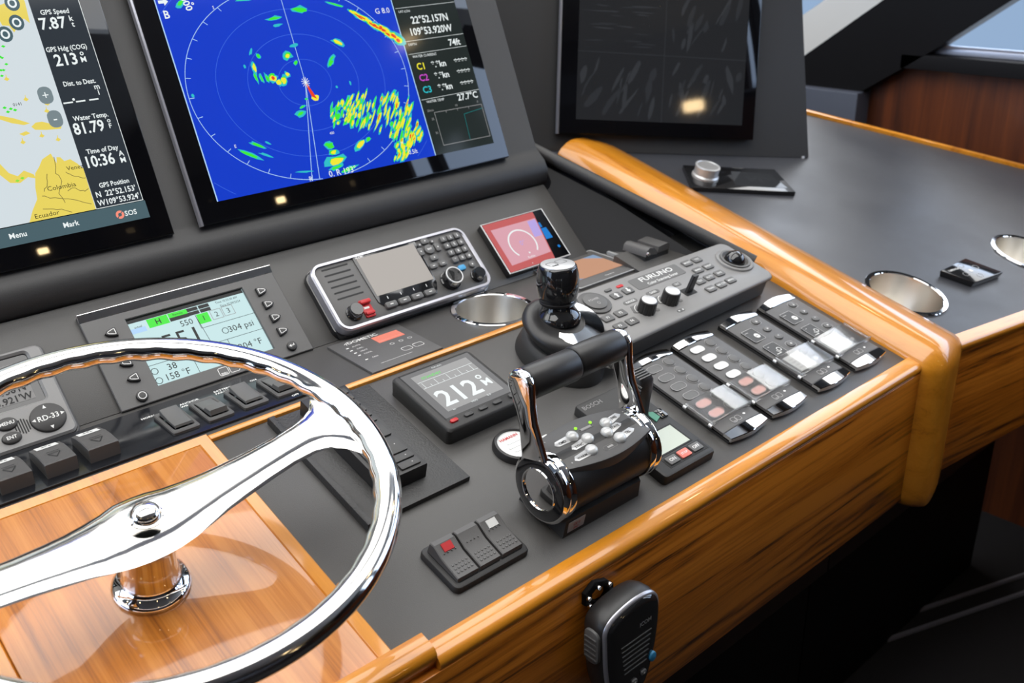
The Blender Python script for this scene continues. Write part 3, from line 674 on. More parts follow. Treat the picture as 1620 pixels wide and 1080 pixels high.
def vhf_radio():
    t = thing('marine_radio', 'silver rimmed marine radio with grey screen, number keys and large round knob', 'radio', F2)
    cx, cy, W_, H_ = 148, 50, 258, 102
    a = MB('plastic_g'); a.slab(rr(cx, cy, W_+6, H_+6, 17, 6), 0, 9, 2); a.build('gasket', t)
    a = MB('silver'); a.ringp(rr(cx, cy, W_+1, H_+1, 16, 6), rr(cx, cy, W_-9, H_-9, 12, 6), 6, 25, 4.2); a.build('rim', t, 'silver rim')
    a = MB('charcoal'); a.slab(rr(cx, cy, W_-8, H_-8, 12, 6), 5, 22.5, 1); a.build('face', t)
    sl = MB('dark'); sl.slab(rr(0, 0, 41, 2.2, 1, 2), 22.3, 22.8); s0 = sl.build('speaker_slot', t, loc=(56, 91.5, 0))
    for k in range(1, 6): again(s0, t, 0, -9.2*k)
    a = MB('plastic_g'); a.slab([(86, 98), (192, 98), (189, 27), (180, 11), (98, 11), (88, 24)], 22, 24, .8); a.build('screen_surround', t)
    g = MB('s_radio'); g.flat(rect(91, 187, 33, 94), 24.2); g.build('screen', t, 'pale grey radio screen');
    k0 = MB('keyl'); k0.slab(rr(0, 0, 18, 9, 2.5, 3), 22, 28, 1.4); k0.m('white').flat(rect(-2.5, 2.5, -.6, .6), 28.1); k0 = k0.build('soft_key', t, loc=(103, 15, 0))
    for k in range(1, 4): again(k0, t, 21.8*k)
    tk = MB('white')
    for k in range(4): tk.flat(rect(104+21.8*k, 105+21.8*k, 25, 29), 24.3)
    tk.text('IC-M803', 98, 96, 24.3, 3.5); tk.build('tick_marks', t)
    for r_ in range(4):
        for c_ in range(3):
            a = MB('keyl'); a.slab(rr(236.3+12.6*c_, 87-12*r_, 10.4, 9.2, 2, 2), 22, 27, 1.3)
            a.m('white').text('123456789*0#'[r_*3+c_], 236.3+12.6*c_, 87-12*r_, 27.1, 5.5, bold=True); a.build('number_key', t)
    for dx, dy, w_, h_ in ((0, 15, 13, 9), (0, -15, 13, 9), (-15, 0, 9, 13), (15, 0, 9, 13), (11, 11, 6, 6), (-11, 11, 6, 6)):
        a = MB('keyl'); a.slab(rr(206+dx, 78+dy*.95, w_, h_, 2.5, 2), 22, 26, 1.2); a.m('white').flat(ell(206+dx, 78+dy*.95, 1.1, 1.1, 6), 26.1); a.build('arrow_key', t)
    a = MB('keyl'); a.slab(ell(206, 78, 8, 7.5, 20), 22, 26.5, 1.2); a.m('white').text('ENT', 206, 78, 26.6, 4, bold=True); a.build('centre_key', t)
    for x in (199.7, 216.5):
        a = MB('keyl'); a.slab(rr(x-2, 51.5, 13, 8, 3, 3), 22, 26, 1.2); a.m('white').flat(rect(x-4, x, 51, 52), 26.1); a.build('function_key', t)
    a = MB('blue'); a.slab(rr(239.5, 36.5, 12.5, 8.5, 3, 3), 22, 26.5, 1.2); a.build('blue_key', t, 'light blue key')
    a = MB('keyl'); a.slab(ell(259, 37, 5.2, 5.2, 16), 22, 26, 1); a.m('white').flat(ell(259, 37, 1.2, 1.2, 6), 26.1); a.build('power_key', t)
    def knob(x, y, r, h, cap, name='knob', lab=None):
        a = MB('plastic_g'); n = 36
        pr = [(r*1.12, 22), (r*1.12, 25), (r, 26), (r*.97, 22+h-2), (r*.88, 22+h)]
        rs = []
        for q, z in pr: rs.append([(x+(q*(1-.05*(k % 3 == 0)*(26 < z < 21+h)))*cos(2*pi*k/n), y+(q*(1-.05*(k % 3 == 0)))*sin(2*pi*k/n), z) for k in range(n)])
        a.rings(rs)
        if cap: a.m('silverm').ringp(ell(x, y, r*.95, r*.95, 36), ell(x, y, r*.82, r*.82, 36), 22+h-1.5, 22+h+.3, .2); a.m('charcoal').slab(ell(x, y, r*.82, r*.82, 36), 22+h-1, 22+h)
        a.build(name, t, lab)
    knob(211, 23.5, 14, 17, True, lab='large knob with a silver ring'); knob(257, 18, 9.5, 13, False); knob(47, 20, 10, 14, False)
    a = MB('red'); a.slab(rr(68, 21, 15, 27, 2, 2), 22, 25, 1); a.slab(rr(68, 29.5, 16, 6, 2, 2), 24, 30, 1.2); a.slab(rr(68, 13, 14, 5, 2, 2), 24, 28, 1.2); a.m('white').flat(rect(63, 71, 20, 23), 25.2); a.build('distress_guard', t, 'red flip-up distress button guard')
    a = MB('white'); a.text('ICOM', 96, 95.5, 24.4, 5, bold=True); a.build('lettering', t)
vhf_radio()

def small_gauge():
    t = thing('touch_gauge', 'small square touch display with a white dial arc over a painted red reflection', 'instrument', F2)
    a = MB('plastic_g'); a.slab(rr(386, 54, 129, 92, 3), 0, 11, 1.5); a.m('silverm').ringp(rect(322, 450, 9, 99.5), rect(324, 448.3, 10.6, 98), 10.8, 12, .4); a.build('housing', t)
    a = MB('glass'); a.slab(rect(324, 448.3, 10.6, 98), 10.5, 11.6); a.build('front_glass', t)
    g = MB('s_refl1'); Z = 11.8
    g.flat([(324.5, 11), (417, 11), (429, 97.5), (324.5, 97.5)], Z)  # red and pink reflection on the glass, put into the display colour
    g.m('s_refl2').flat([(334, 21), (417, 24), (426, 86), (334, 86)], Z+.1)
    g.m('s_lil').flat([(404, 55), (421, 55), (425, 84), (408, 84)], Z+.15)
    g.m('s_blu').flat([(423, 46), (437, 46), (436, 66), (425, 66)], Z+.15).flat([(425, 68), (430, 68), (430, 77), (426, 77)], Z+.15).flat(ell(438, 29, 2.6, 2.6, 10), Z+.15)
    g.m('s_white'); c = (376, 50); pts = [(c[0]+25*cos(a_), c[1]+25*sin(a_)) for a_ in [rad(-40+260*k/30) for k in range(31)]]
    g.line(pts, 2.4, Z+.25); g.m('s_lil').text('0\u00b0', 376, 52, Z+.25, 12).m('s_white').flat(ell(378, 33, 1.6, 1.6, 8), Z+.25).text('Rudder', 378, 26, Z+.25, 5).flat(ell(372, 15, .8, .8, 6), Z+.25)
    g.build('display', t, 'display with a dial arc and a red reflection painted in')
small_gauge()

# ================================================================== REAR DESK STRIP (second plane)
def switch_strip():
    t = thing('switch_panel', 'long gloss black switch plate printed HORN and ANCHOR WINDLASS above the wheel', 'switch plate', F1)
    a = MB('stripp'); a.slab(rect(-900, -88, 20, 113), .3, 3.2, .6); a.build('plate', t)
    a = MB('white')
    for s_, x, y in (('HORN', -253, 90), ('ANCHOR', -203, 93), ('WINDLASS', -203, 87), ('BATTERY', -160, 96), ('PARALLEL', -160, 90), ('OFF', -104, 26), ('ON', -122, 93)): a.text(s_, x, y, 3.4, 5.6, bold=True, sx=.95)
    a.build('lettering', t, 'small white switch names')
    a = MB('chrome'); a.slab(ell(-306, 101, 4, 4, 16), 3, 4.6, .8); a.m('dark').line([(-308, 101), (-304, 101)], .7, 4.7); a.build('screw', t)
    for i, (x, dn) in enumerate(((-234, 0), (-193, 1), (-150, 0), (-108, 1))):
        f = MB('charcoal'); y = 58; f.ringp(rr(x, y, 31, 55, 3, 2), rr(x, y, 22, 42, 2, 2), 3, 7, 1.2)
        sw = f.build('rocker_frame', t)
        r_ = MB('keyl'); prof = ([(-20, 7), (-19, 9.5), (0, 10), (19, 13.5), (20.5, 7)] if not dn else [(-20.5, 7), (-19.5, 13), (-6, 12.5), (-4, 9), (19, 6.5), (20.5, 6)])
        r_.rings([[(x-10, y+v, h) for v, h in prof], [(x-9, y+v, h+.8) for v, h in prof], [(x+9, y+v, h+.8) for v, h in prof], [(x+10, y+v, h) for v, h in prof]])
        r_.build('rocker', sw, smooth=40)
    for x in (-321, -364, -407, -450, -493):
        r_ = MB('charcoal'); y = 62; prof = [(-27, 3), (-26.5, 17.5), (-25, 18.5), (-6, 18), (10, 16), (24, 12), (27, 10), (27.2, 3)]
        r_.rings([[(x-15.5, y+v, h) for v, h in prof], [(x-14.5, y+v, h+(.7 if h > 4 else 0)) for v, h in prof], [(x+14.5, y+v, h+(.7 if h > 4 else 0)) for v, h in prof], [(x+15.5, y+v, h) for v, h in prof]])
        r_.m('dark').line([(x-6, 58), (x+6, 58)], .8, 19.4)
        r_.line([(x-6, 54), (x+6, 54), (x, 45)], .8, 19.5, True)
        o = r_.build('wiper_switch', t, smooth=30)
        l = MB('label'); l.add([(x-11, 73, 16.9), (x+11, 73, 16.9), (x+11, 86, 13.2), (x-11, 86, 13.2)], [(0,1,2,3)]); l.m('dark').T = None
        [l.add([(x+p, 79+q, 15.6), (x+p+2.6, 79+q, 15.6), (x+p+2.6, 81+q, 15), (x+p, 81+q, 15)], [(0,1,2,3)]) for p, q in ((-5,0), (-1.5,1), (2,-.5))]; l.build('switch_label', o, 'white pictogram label')
switch_strip()

def thermostat():
    t = thing('climate_panel', 'flat black climate control plate with glowing salmon readout', 'control panel', F1)
    a = MB('charcoal'); a.slab([(-5, 13), (103, 13), (105, 115), (-5, 115)], .3, 3, .5); a.build('plate', t)
    g = MB('s_salm'); g.flat(rect(51, 91.5, 78, 98.5), 3.2); g.build('readout', t, 'glowing salmon readout')
    g = MB('white'); z = 3.2
    g.text('DOMETIC', 42, 105, z, 10, bold=True, sx=1.05).line([(14, 104), (18, 107), (16, 101)], .8, z)
    for k, y in enumerate((92, 83, 74, 65, 49)): g.text(('AUTO', 'CIRC', 'HEAT', 'COOL', 'FAN')[k], 24, y, z, 4.4).flat(rect(9, 13, y-1, y+1), z)
    for x in (60, 78): g.line(rr(x+8, 42, 14, 10, 2, 1), .7, z, True)
    for x in (62, 76, 90): g.line(ell(x, 66, 3, 2.4, 8), .6, z, True)
    g.line([(18, 28), (66, 28)], .5, z); g.build('lettering', t, 'small white lettering')
thermostat()

def cup(name, label, F, u, v, r, group=None):
    t = thing(name, label, 'cup holder', F, u, v)
    a = MB('chrome'); a.ringp(ell(0, 0, r+3, r+3, 48), ell(0, 0, r-5, r-5, 48), -.5, 2.2, 1); a.build('rim', t)
    a = MB('brushed'); a.rings([[(q*cos(2*pi*k/48), q*sin(2*pi*k/48), z) for k in range(48)] for q, z in ((r-5, 1), (r-6, -4), (r-7, -55), (r-10, -60))], False, True)
    a.build('well', t, smooth=50)
cup('cup_holder', 'steel cup holder set in the desk left of the black joystick', F1, 237, 69, 57)
cup('cup_holder', 'steel cup holder in the right desk next to the wood ridge', F0, 851, 105, 63.5)
cup('cup_holder', 'steel cup holder in the right desk cut off by the right frame edge', F0, 1216, 61, 63.5)

def touch_unit():
    t = thing('touch_display', 'small framed touch display behind the joystick with a tan and sky blue reflection painted in', 'instrument', F1)
    a = MB('charcoal'); a.slab(rr(443, 88, 134, 108, 3), .3, 4, 1); a.m('silverm').ringp(rr(443, 88, 134, 108, 3), rr(443, 88, 131, 105, 3), 3.6, 4.6, .3); a.build('housing', t)
    g = MB('s_refltan'); g.flat(rect(388, 496, 58, 122), 4.5); g.m('s_reflsky').flat([(470, 122), (496, 122), (496, 100)], 4.7).flat([(388, 58), (410, 58), (388, 70)], 4.7); g.m('white').text('Raymarine', 452, 46, 4.6, 4.5); g.build('display', t, 'display with a painted tan and blue reflection')  # tan and blue reflections drawn as glowing screen colour
    t = thing('latch_plate', 'steel edged plate carrying a black folding latch behind the sonar keypad', 'latch', F1)
    a = MB('charcoal'); a.slab(rect(524, 606, 38, 114), .3, 3, .5); a.m('silverm').slab(rect(521, 526, 36, 116), .3, 6, .8).slab(rect(521, 606, 35, 38.5), .3, 5, .8); a.build('base_plate', t)
    a = MB('plastic'); a.T = Matrix(((0,1,0,0),(0,0,1,0),(1,0,0,0),(0,0,0,1)))      # profile in (z, x) swept along v
    def bar(P, v0, v1, m_): b = MB(m_); b.rings([[(x-22, v0-12, z) for x, z in P], [(x-22, v1-12, z) for x, z in P]]); return b
    bar([(548, 3), (604, 3), (604, 14), (584, 15), (548, 16)], 52, 96, 'plastic_g').build('body', t, smooth=40)
    bar([(547, 15), (549, 24), (556, 28), (566, 26), (574, 19), (574, 14), (560, 16)], 50, 98, 'charcoal').build('lever', t, smooth=50)
    bar([(578, 14), (580, 24), (602, 26), (606, 23), (606, 15)], 52, 96, 'charcoal').build('catch', t, smooth=40)
    b = MB('chrome'); b.T = Matrix.Translation((529, 37, 20)) @ Matrix.Rotation(pi/2, 4, 'X'); b.lathe([(3, -1), (3, 2)]); b.build('pin', t)
touch_unit()

# ================================================================== THINGS ON THE MAIN DESK
def heading_display():
    t = thing('heading_display', 'square black autopilot display reading 212 degrees M', 'instrument', F0)
    Q = lambda d, r: rr(48+0, 257, 118-d, 112-d, r, 3)
    a = MB('plastic_m'); a.slab(Q(2, 6), 0, 4); a.rings([[(x, y, 4) for x, y in Q(2, 6)], [(x, y, 19) for x, y in Q(0, 6)], [(x, y, 21.5) for x, y in Q(3, 6)], [(x, y, 22.3) for x, y in Q(6, 5)]], True, True); a.build('body', t)
    a = MB('dark'); a.line([(-2, 219), (-2, 309), (102, 309)], 1.6, 22.5); a.build('screen_edge_shade', t)  # flat dark line draws shade along two screen edges
    g = MB('s_greyd'); g.flat(rect(-1, 101, 220, 308), 22.5)
    z = 22.7; g.m('s_grey').flat(rect(9, 93, 229, 301), 22.6)
    g.m('s_white').text('212', 42, 251, z, 40, bold=True, sx=.98).text('o', 81, 264, z, 16, bold=True).text('M', 84, 250, z, 17, bold=True)
    g.line([(10, 276), (92, 276)], .6, z).line([(10, 288), (92, 288)], .6, z)
    for k in range(9): g.line([(14+9*k, 276), (14+9*k, 280 if k % 2 else 286)], .6, z)
    g.m('s_gr').text('STANDBY', 34, 293, z, 6, sx=1.1); g.m('s_white').text('FURUNO', 50, 304, z, 3.6).text('0.0', 70, 229, z+.1, 4.5).text('kn', 18, 229, z+.1, 4).text('HDG', 48, 229, z+.1, 4)
    g.build('display', t, 'grey display reading 212 degrees M')
    for k, x in enumerate((4.6, 26, 47.5, 69)):
        a = MB('red' if k == 0 else 'key'); a.slab(rr(x, 212.7, 13 if k else 11, 5.6, 2.7, 4), 22, 24.8, 1.2); a.build('button', t, 'small red button' if k == 0 else None)
    a = MB('key'); a.slab(ell(91, 213, 3.8, 3.8, 16), 22, 24.8, 1.2); a.build('button', t)
heading_display()

def keypad_remote():
    p = thing('docking_plate', 'textured black plate lying beneath the keyed remote beside the wheel', 'plate', F0)
    a = MB('textured'); a.slab([(-156, 145), (-25, 145), (-27, 334), (-156, 334)], .5, 6.5, .8); a.build('plate', p)
    a = MB('textured'); a.slab([(-159, 142), (-151, 142), (-151, 336), (-159, 336)], .5, 10, 2); a.build('raised_lip', p)
    t = thing('keyed_remote', 'long black keyed remote lying on the textured plate behind the wheel rim', 'remote', F0)
    a = MB('plastic'); a.slab(rect(-124, -66, 170, 326), 6.6, 26, 1.2); a.build('body', t)
    for k, (y0, y1) in enumerate(((174, 184), (186, 196), (198, 224), (227, 252), (254, 262), (264, 272), (274, 284), (286, 296), (298, 308), (310, 320))):
        for x0, x1 in ((-96, -71), (-119, -99)):
            if x0 == -119 and k not in (0, 2, 3, 6, 8): continue
            b = MB('key'); b.slab(rr((x0+x1)/2, (y0+y1)/2, x1-x0, y1-y0, 1, 1), 25.5, 28.2, .5); b.m('greyp').flat(ell((x0+x1)/2+4, (y0+y1)/2, .9, .9, 6), 28.4); b.build('key', t)
keypad_remote()

def desk_bits():
    t = thing('fluid_gauge', 'round black rimmed dial with a pale printed face left of the throttle', 'dial', F0, 54, 157)
    a = MB('plastic'); a.lathe([(28, 0), (28, 4), (26, 8), (23.5, 9), (23, 6)], seg=40, cap1=False); a.build('rim', t)
    a = MB('label'); a.flat(ell(0, 0, 23.2, 23.2, 36), 6.5); a.m('red').text('HAMANN', -1, 14, 6.8, 6, bold=True); a.m('silverm')
    for k in range(4): a.slab(rr(0, 6-7*k, 26 if k % 2 else 20, 3.4, 1.5, 2), 6.4, 6.9)
    a.build('face', t, 'pale printed face')
    t = thing('rocker_switch_block', 'block of three black rocker switches with a red and a white lens', 'switch block', F0)
    a = MB('plastic_m'); a.slab(rr(-88.5, 59.5, 95, 61, 7, 5), .2, 8, 3); a.m('plastic_g').slab(rr(-88.5, 59.5, 84, 50, 4, 3), 7, 8.2); a.build('bezel', t)
    for k in range(3):
        x = -117 + 28.5*k
        s_ = (-1, -1, 1)[k]
        prof = [(-24, 6), (-23, 12), (-10, 13.5), (2, 15), (16, 21), (22, 20), (24, 8)]
        r_ = MB('charcoal'); r_.rings([[(x-13, 59.5+v, h) for v, h in prof], [(x-12, 59.5+v, h+(.8 if h > 9 else 0)) for v, h in prof], [(x+12, 59.5+v, h+(.8 if h > 9 else 0)) for v, h in prof], [(x+13, 59.5+v, h) for v, h in prof]])
        o = r_.build('rocker', t, smooth=28)
        d = MB('keyl')
        for i in range(5):
            for j in range(3): d.box(x-9+4.2*i, x-7+4.2*i, 41+4.6*j, 43+4.6*j, 12.5+.12*j*4, 14.2+.12*j*4, .4)
        for i in range(4): d.box(x-8+4.6*i, x-7+4.6*i, 64.5, 65.5, 15+1.6, 18.6)
        o2 = d.build('grip_dots', o, kind='stuff')
        if k != 1:
            l = MB('red' if k == 0 else 'label')
            l.add([(x-6, 66, 18.8), (x+6, 66, 18.8), (x+6, 74, 22.1), (x-6, 74, 22.1), (x-6, 66, 16), (x+6, 66, 16), (x+6, 74, 18), (x-6, 74, 18)], [(0,1,2,3), (0,4,5,1), (1,5,6,2), (2,6,7,3), (3,7,4,0)]); l.build('indicator_lens', o, 'red lens' if k == 0 else 'white lens')
    t = thing('small_tag', 'tiny pale tag stuck on the desk just behind the left throttle lever', 'tag', F0)
    a = MB('label'); a.slab(rect(93, 101, 149, 157), .1, .8); a.build('tag', t)
desk_bits()

def touch_panels():
    kinds = ['outline', 'white', 'icons', 'icons']
    labs = ['silver ended panel nearest the throttle with outlined ovals and a clear flap',
            'silver ended engine panel with white oval labels, second from the throttle',
            'silver ended panel with square icons, between the white oval panel and the last one',
            'silver ended panel with square icons lying next to the wood ridge']
    for i, x0 in enumerate((282, 370, 474, 567)):
        t = thing('touch_switch_panel', labs[i], 'control panel', F0, x0, 0, 0, group='four engine control panels'); W_ = 74 if i < 3 else 77
        a = MB('plastic_g'); a.slab([(0, 26), (W_/2, 20), (W_, 26), (W_, 196), (0, 196)], 0, 6, .5); a.build('base', t)
        # gently domed face
        def dome(z0, v0, v1, m_, name, curve=0, lab=None, front=False):
            b = MB(m_); n = 10; rs = []
            vs = (v0, v1)
            for k in range(n+1):
                f = k/n; x = W_*f; z = z0 + 2.2*sin(pi*f); c0 = curve*sin(pi*f)
                a0 = v0 - (c0 if front else 0); a1 = v1 + (0 if front else c0)
                rs.append([(x, a0, 4), (x, a0, z-.8), (x, a0+.8, z), (x, a1-.8, z), (x, a1, z-.8), (x, a1, 4)])
            b.rings(rs); return b.build(name, t, lab, smooth=40)
        dome(9, 56, 182, 'charcoal', 'button_face'); dome(9, 36.5, 55.5, 'charcoal', 'badge_face')
        dome(10, 182.5, 194, 'chrome', 'rear_cap', 5, 'bright silver rear cap'); dome(9.6, 24, 36, 'chrome', 'front_cap', 5, 'bright silver front cap', True)
        top = lambda x: 9 + 2.2*sin(pi*x/W_) + .35
        if kinds[i] != 'icons':
            for k in range(6):
                y = 170 - 20.6*k
                b = MB('keyl'); b.slab(rr(22, y-1, 25, 12.5, 6, 5), 8.5, top(22))
                if kinds[i] == 'white' and k < 6: b.m('label' if k < 4 else 'pink').slab(rr(22, y-1, 25, 12.5, 6, 5), top(22)-.3, top(22)+.25)
                elif k > 3: b.m('pink').slab(rr(22, y-1, 25, 12.5, 6, 5), top(22)-.3, top(22)+.25)
                b.m('greyp').line(rr(22, y-1, 25, 12.5, 6, 3), .7, top(22)+.35, True); b.build('label_window', t)
                c_ = MB('keyl'); c_.slab(ell(51, y, 7.8, 7.4, 20), 9.5, top(51)+1.6, .8); c_.m('greyp').line(ell(51, y, 8.6, 8.2, 20)[2:18], .6, top(51)+.5); c_.build('button', t)
        else:
            for k in range(6):
                y = 170 - 20.6*k
                c_ = MB('keyl'); c_.slab(ell(51.5, y, 7.4, 5.6, 20), 9.5, top(51)+1.8, .9); c_.m('white').text('\u00bb>*+-O'[k], 51.5, y, top(51)+1.95, 7, bold=True)
                if k in (0, 3, 4): c_.m('greyp').line(rr(51.5, y, 18, 14, 6, 2), .5, top(51)+.3, True)
                c_.build('button', t)
            for y, s_ in ((150, 0), (112, 1)):
                b = MB('key'); b.slab(rr(20, y, 25, 27, 2, 2), 9, top(20)+.2); b.m('greyp').line(rr(20, y, 25, 27, 2, 1), .8, top(20)+.5, True)
                z = top(20)+.6
                if s_ == 0: b.m('label').flat(ell(24, y-3, 5, 5, 14), z); b.m('key').line([(21, y-3), (27, y-3)], 1, z+.1); b.m('greyp').line([(10, y+8), (17, y+8)], 1.2, z)
                else: b.m('label').line(ell(25, y-2, 3.6, 3.6, 10), 1.4, z, True).line([(12, y-9), (22, y-9), (18, y-3)], 1.2, z); b.m('greyp').line([(12, y+8), (15, y+8)], 1.2, z)
                b.build('icon_tile', t)
            b = MB('label'); b.slab(rect(8, 44, 60, 92), 10, top(26)+.4); b.m('greyp')
            for q in range(4): b.line([(11, 66+6*q), (40, 66+6*q)], .6, top(26)+.6)
            b.build('name_card', t, 'white name card under the flap')
        b = MB('clear'); rs = []
        for k in range(9):
            f = k/8; x = -2 + (W_+4)*f; z = 14.4 + 2.0*sin(pi*f); rs.append([(x, 54, z-1), (x, 97, z-1), (x, 97, z), (x, 54, z)])
        b.rings(rs); b.box(-2.5, -.5, 53, 98, 5, 15); b.box(W_+.5, W_+2.5, 53, 98, 5, 15); b.box(-2, W_+2, 52.8, 54.6, 10, 17.2, .4); fl = b.build('clear_flap', t, 'clear hinged flap', smooth=30)
        for y in (55, 96):
            h_ = MB('silverm'); h_.T = Matrix.Translation((-2.2, y, 9)) @ Matrix.Rotation(pi/2, 4, 'X'); h_.lathe([(2.4, -2.5), (2.4, 2.5)], seg=12); h_.build('hinge', fl)
        b = MB('greyp'); b.line(rr(30, 45, 8, 8, 1.5, 1), .8, top(30)+.2, True).line(rr(39, 45, 8, 8, 1.5, 1), .8, top(38)+.1, True).text('mtu', 30, 43, top(30)+.2, 3.4, bold=True)
        b.m('white').flat(ell(53, 46.5, 2.4, 1.6, 10), top(53)+.3); b.build('badge', t, 'two small squares and a pale dot')
touch_panels()

def thruster_panel():
    t = thing('thruster_panel', 'black control panel with a small pale screen and ON and OFF keys behind the throttle', 'control panel', F0)
    a = MB('plastic_m'); a.slab(rr(201, 94.5, 90, 149, 5, 3), .2, 12.5, 3); a.build('body', t)
    a = MB('dark'); a.ringp(rect(172, 234, 47, 83), rect(174, 232, 49, 81), 12, 13); a.m('s_lcd2').flat(rect(174, 232, 49, 81), 12.7); a.build('display', t, 'pale blank liquid crystal display')
    a = MB('dark'); a.slab(rect(173, 241, 28, 44.5), 12.3, 12.8); a.build('key_recess', t)
    for x, m_, s_ in ((185, 'keyl', 'ON'), (206, 'salmon', 'STOP'), (227, 'keyl', 'OFF')):
        a = MB(m_); a.slab(rr(x, 36.5, 17, 12, 1, 1), 12.5, 14.6, .6); a.m('white').text(s_, x, 36.5, 14.8, 6.5 if len(s_) < 4 else 4.5, bold=True); a.build('key', t, 'salmon red key' if m_ == 'salmon' else None)
    a = MB('plastic_g'); a.slab(rr(238, 101, 12, 15, 1, 1), 12, 14.6, .6); a.m('white').flat(rect(236, 240, 100.5, 102), 14.8); a.build('key', t)
    a = MB('green'); a.slab([(221, 113), (221, 93), (232, 97), (231, 108)], 12.3, 14); a.build('arrow', t, 'green direction arrow')
    a = MB('dimp'); a.text('BOSCH', 176, 158, 12.8, 9, bold=True, sx=1.1); a.build('lettering', t, 'raised grey letters')
    # upright lever
    a = MB('plastic'); x0 = 209; y0 = 114
    secs = [(12, 15, 13), (18, 12, 11), (36, 11, 12), (56, 13, 13), (66, 13, 12), (70, 11, 10)]
    a.rings([[(x0+x, y0+y+(z-12)*.18, z) for x, y in rr(0, 0, sx_*2*.92, sy_*2, 5, 2)] for z, sx_, sy_ in secs]); o = a.build('lever', t, smooth=40)
    g = MB('keyl')
    for k in range(5): g.box(x0-13, x0+8, y0-8+4*k+9, y0-6.4+4*k+9, 70, 71.4, .3)
    g.build('grip_ribs', o, kind='stuff')
    for k in range(4):
        g = MB('keyl'); g.box(x0-13.2, x0-11.6, y0-4, y0+16, 48+4.5*k, 49.6+4.5*k, .3); g.build('side_rib', o)
M['s_lcd2'] = mat('pale_lcd', srgb(196, 204, 192), 0.35)
M['salmon'] = mat('salmon_key', srgb(232, 120, 105), 0.4)
thruster_panel()

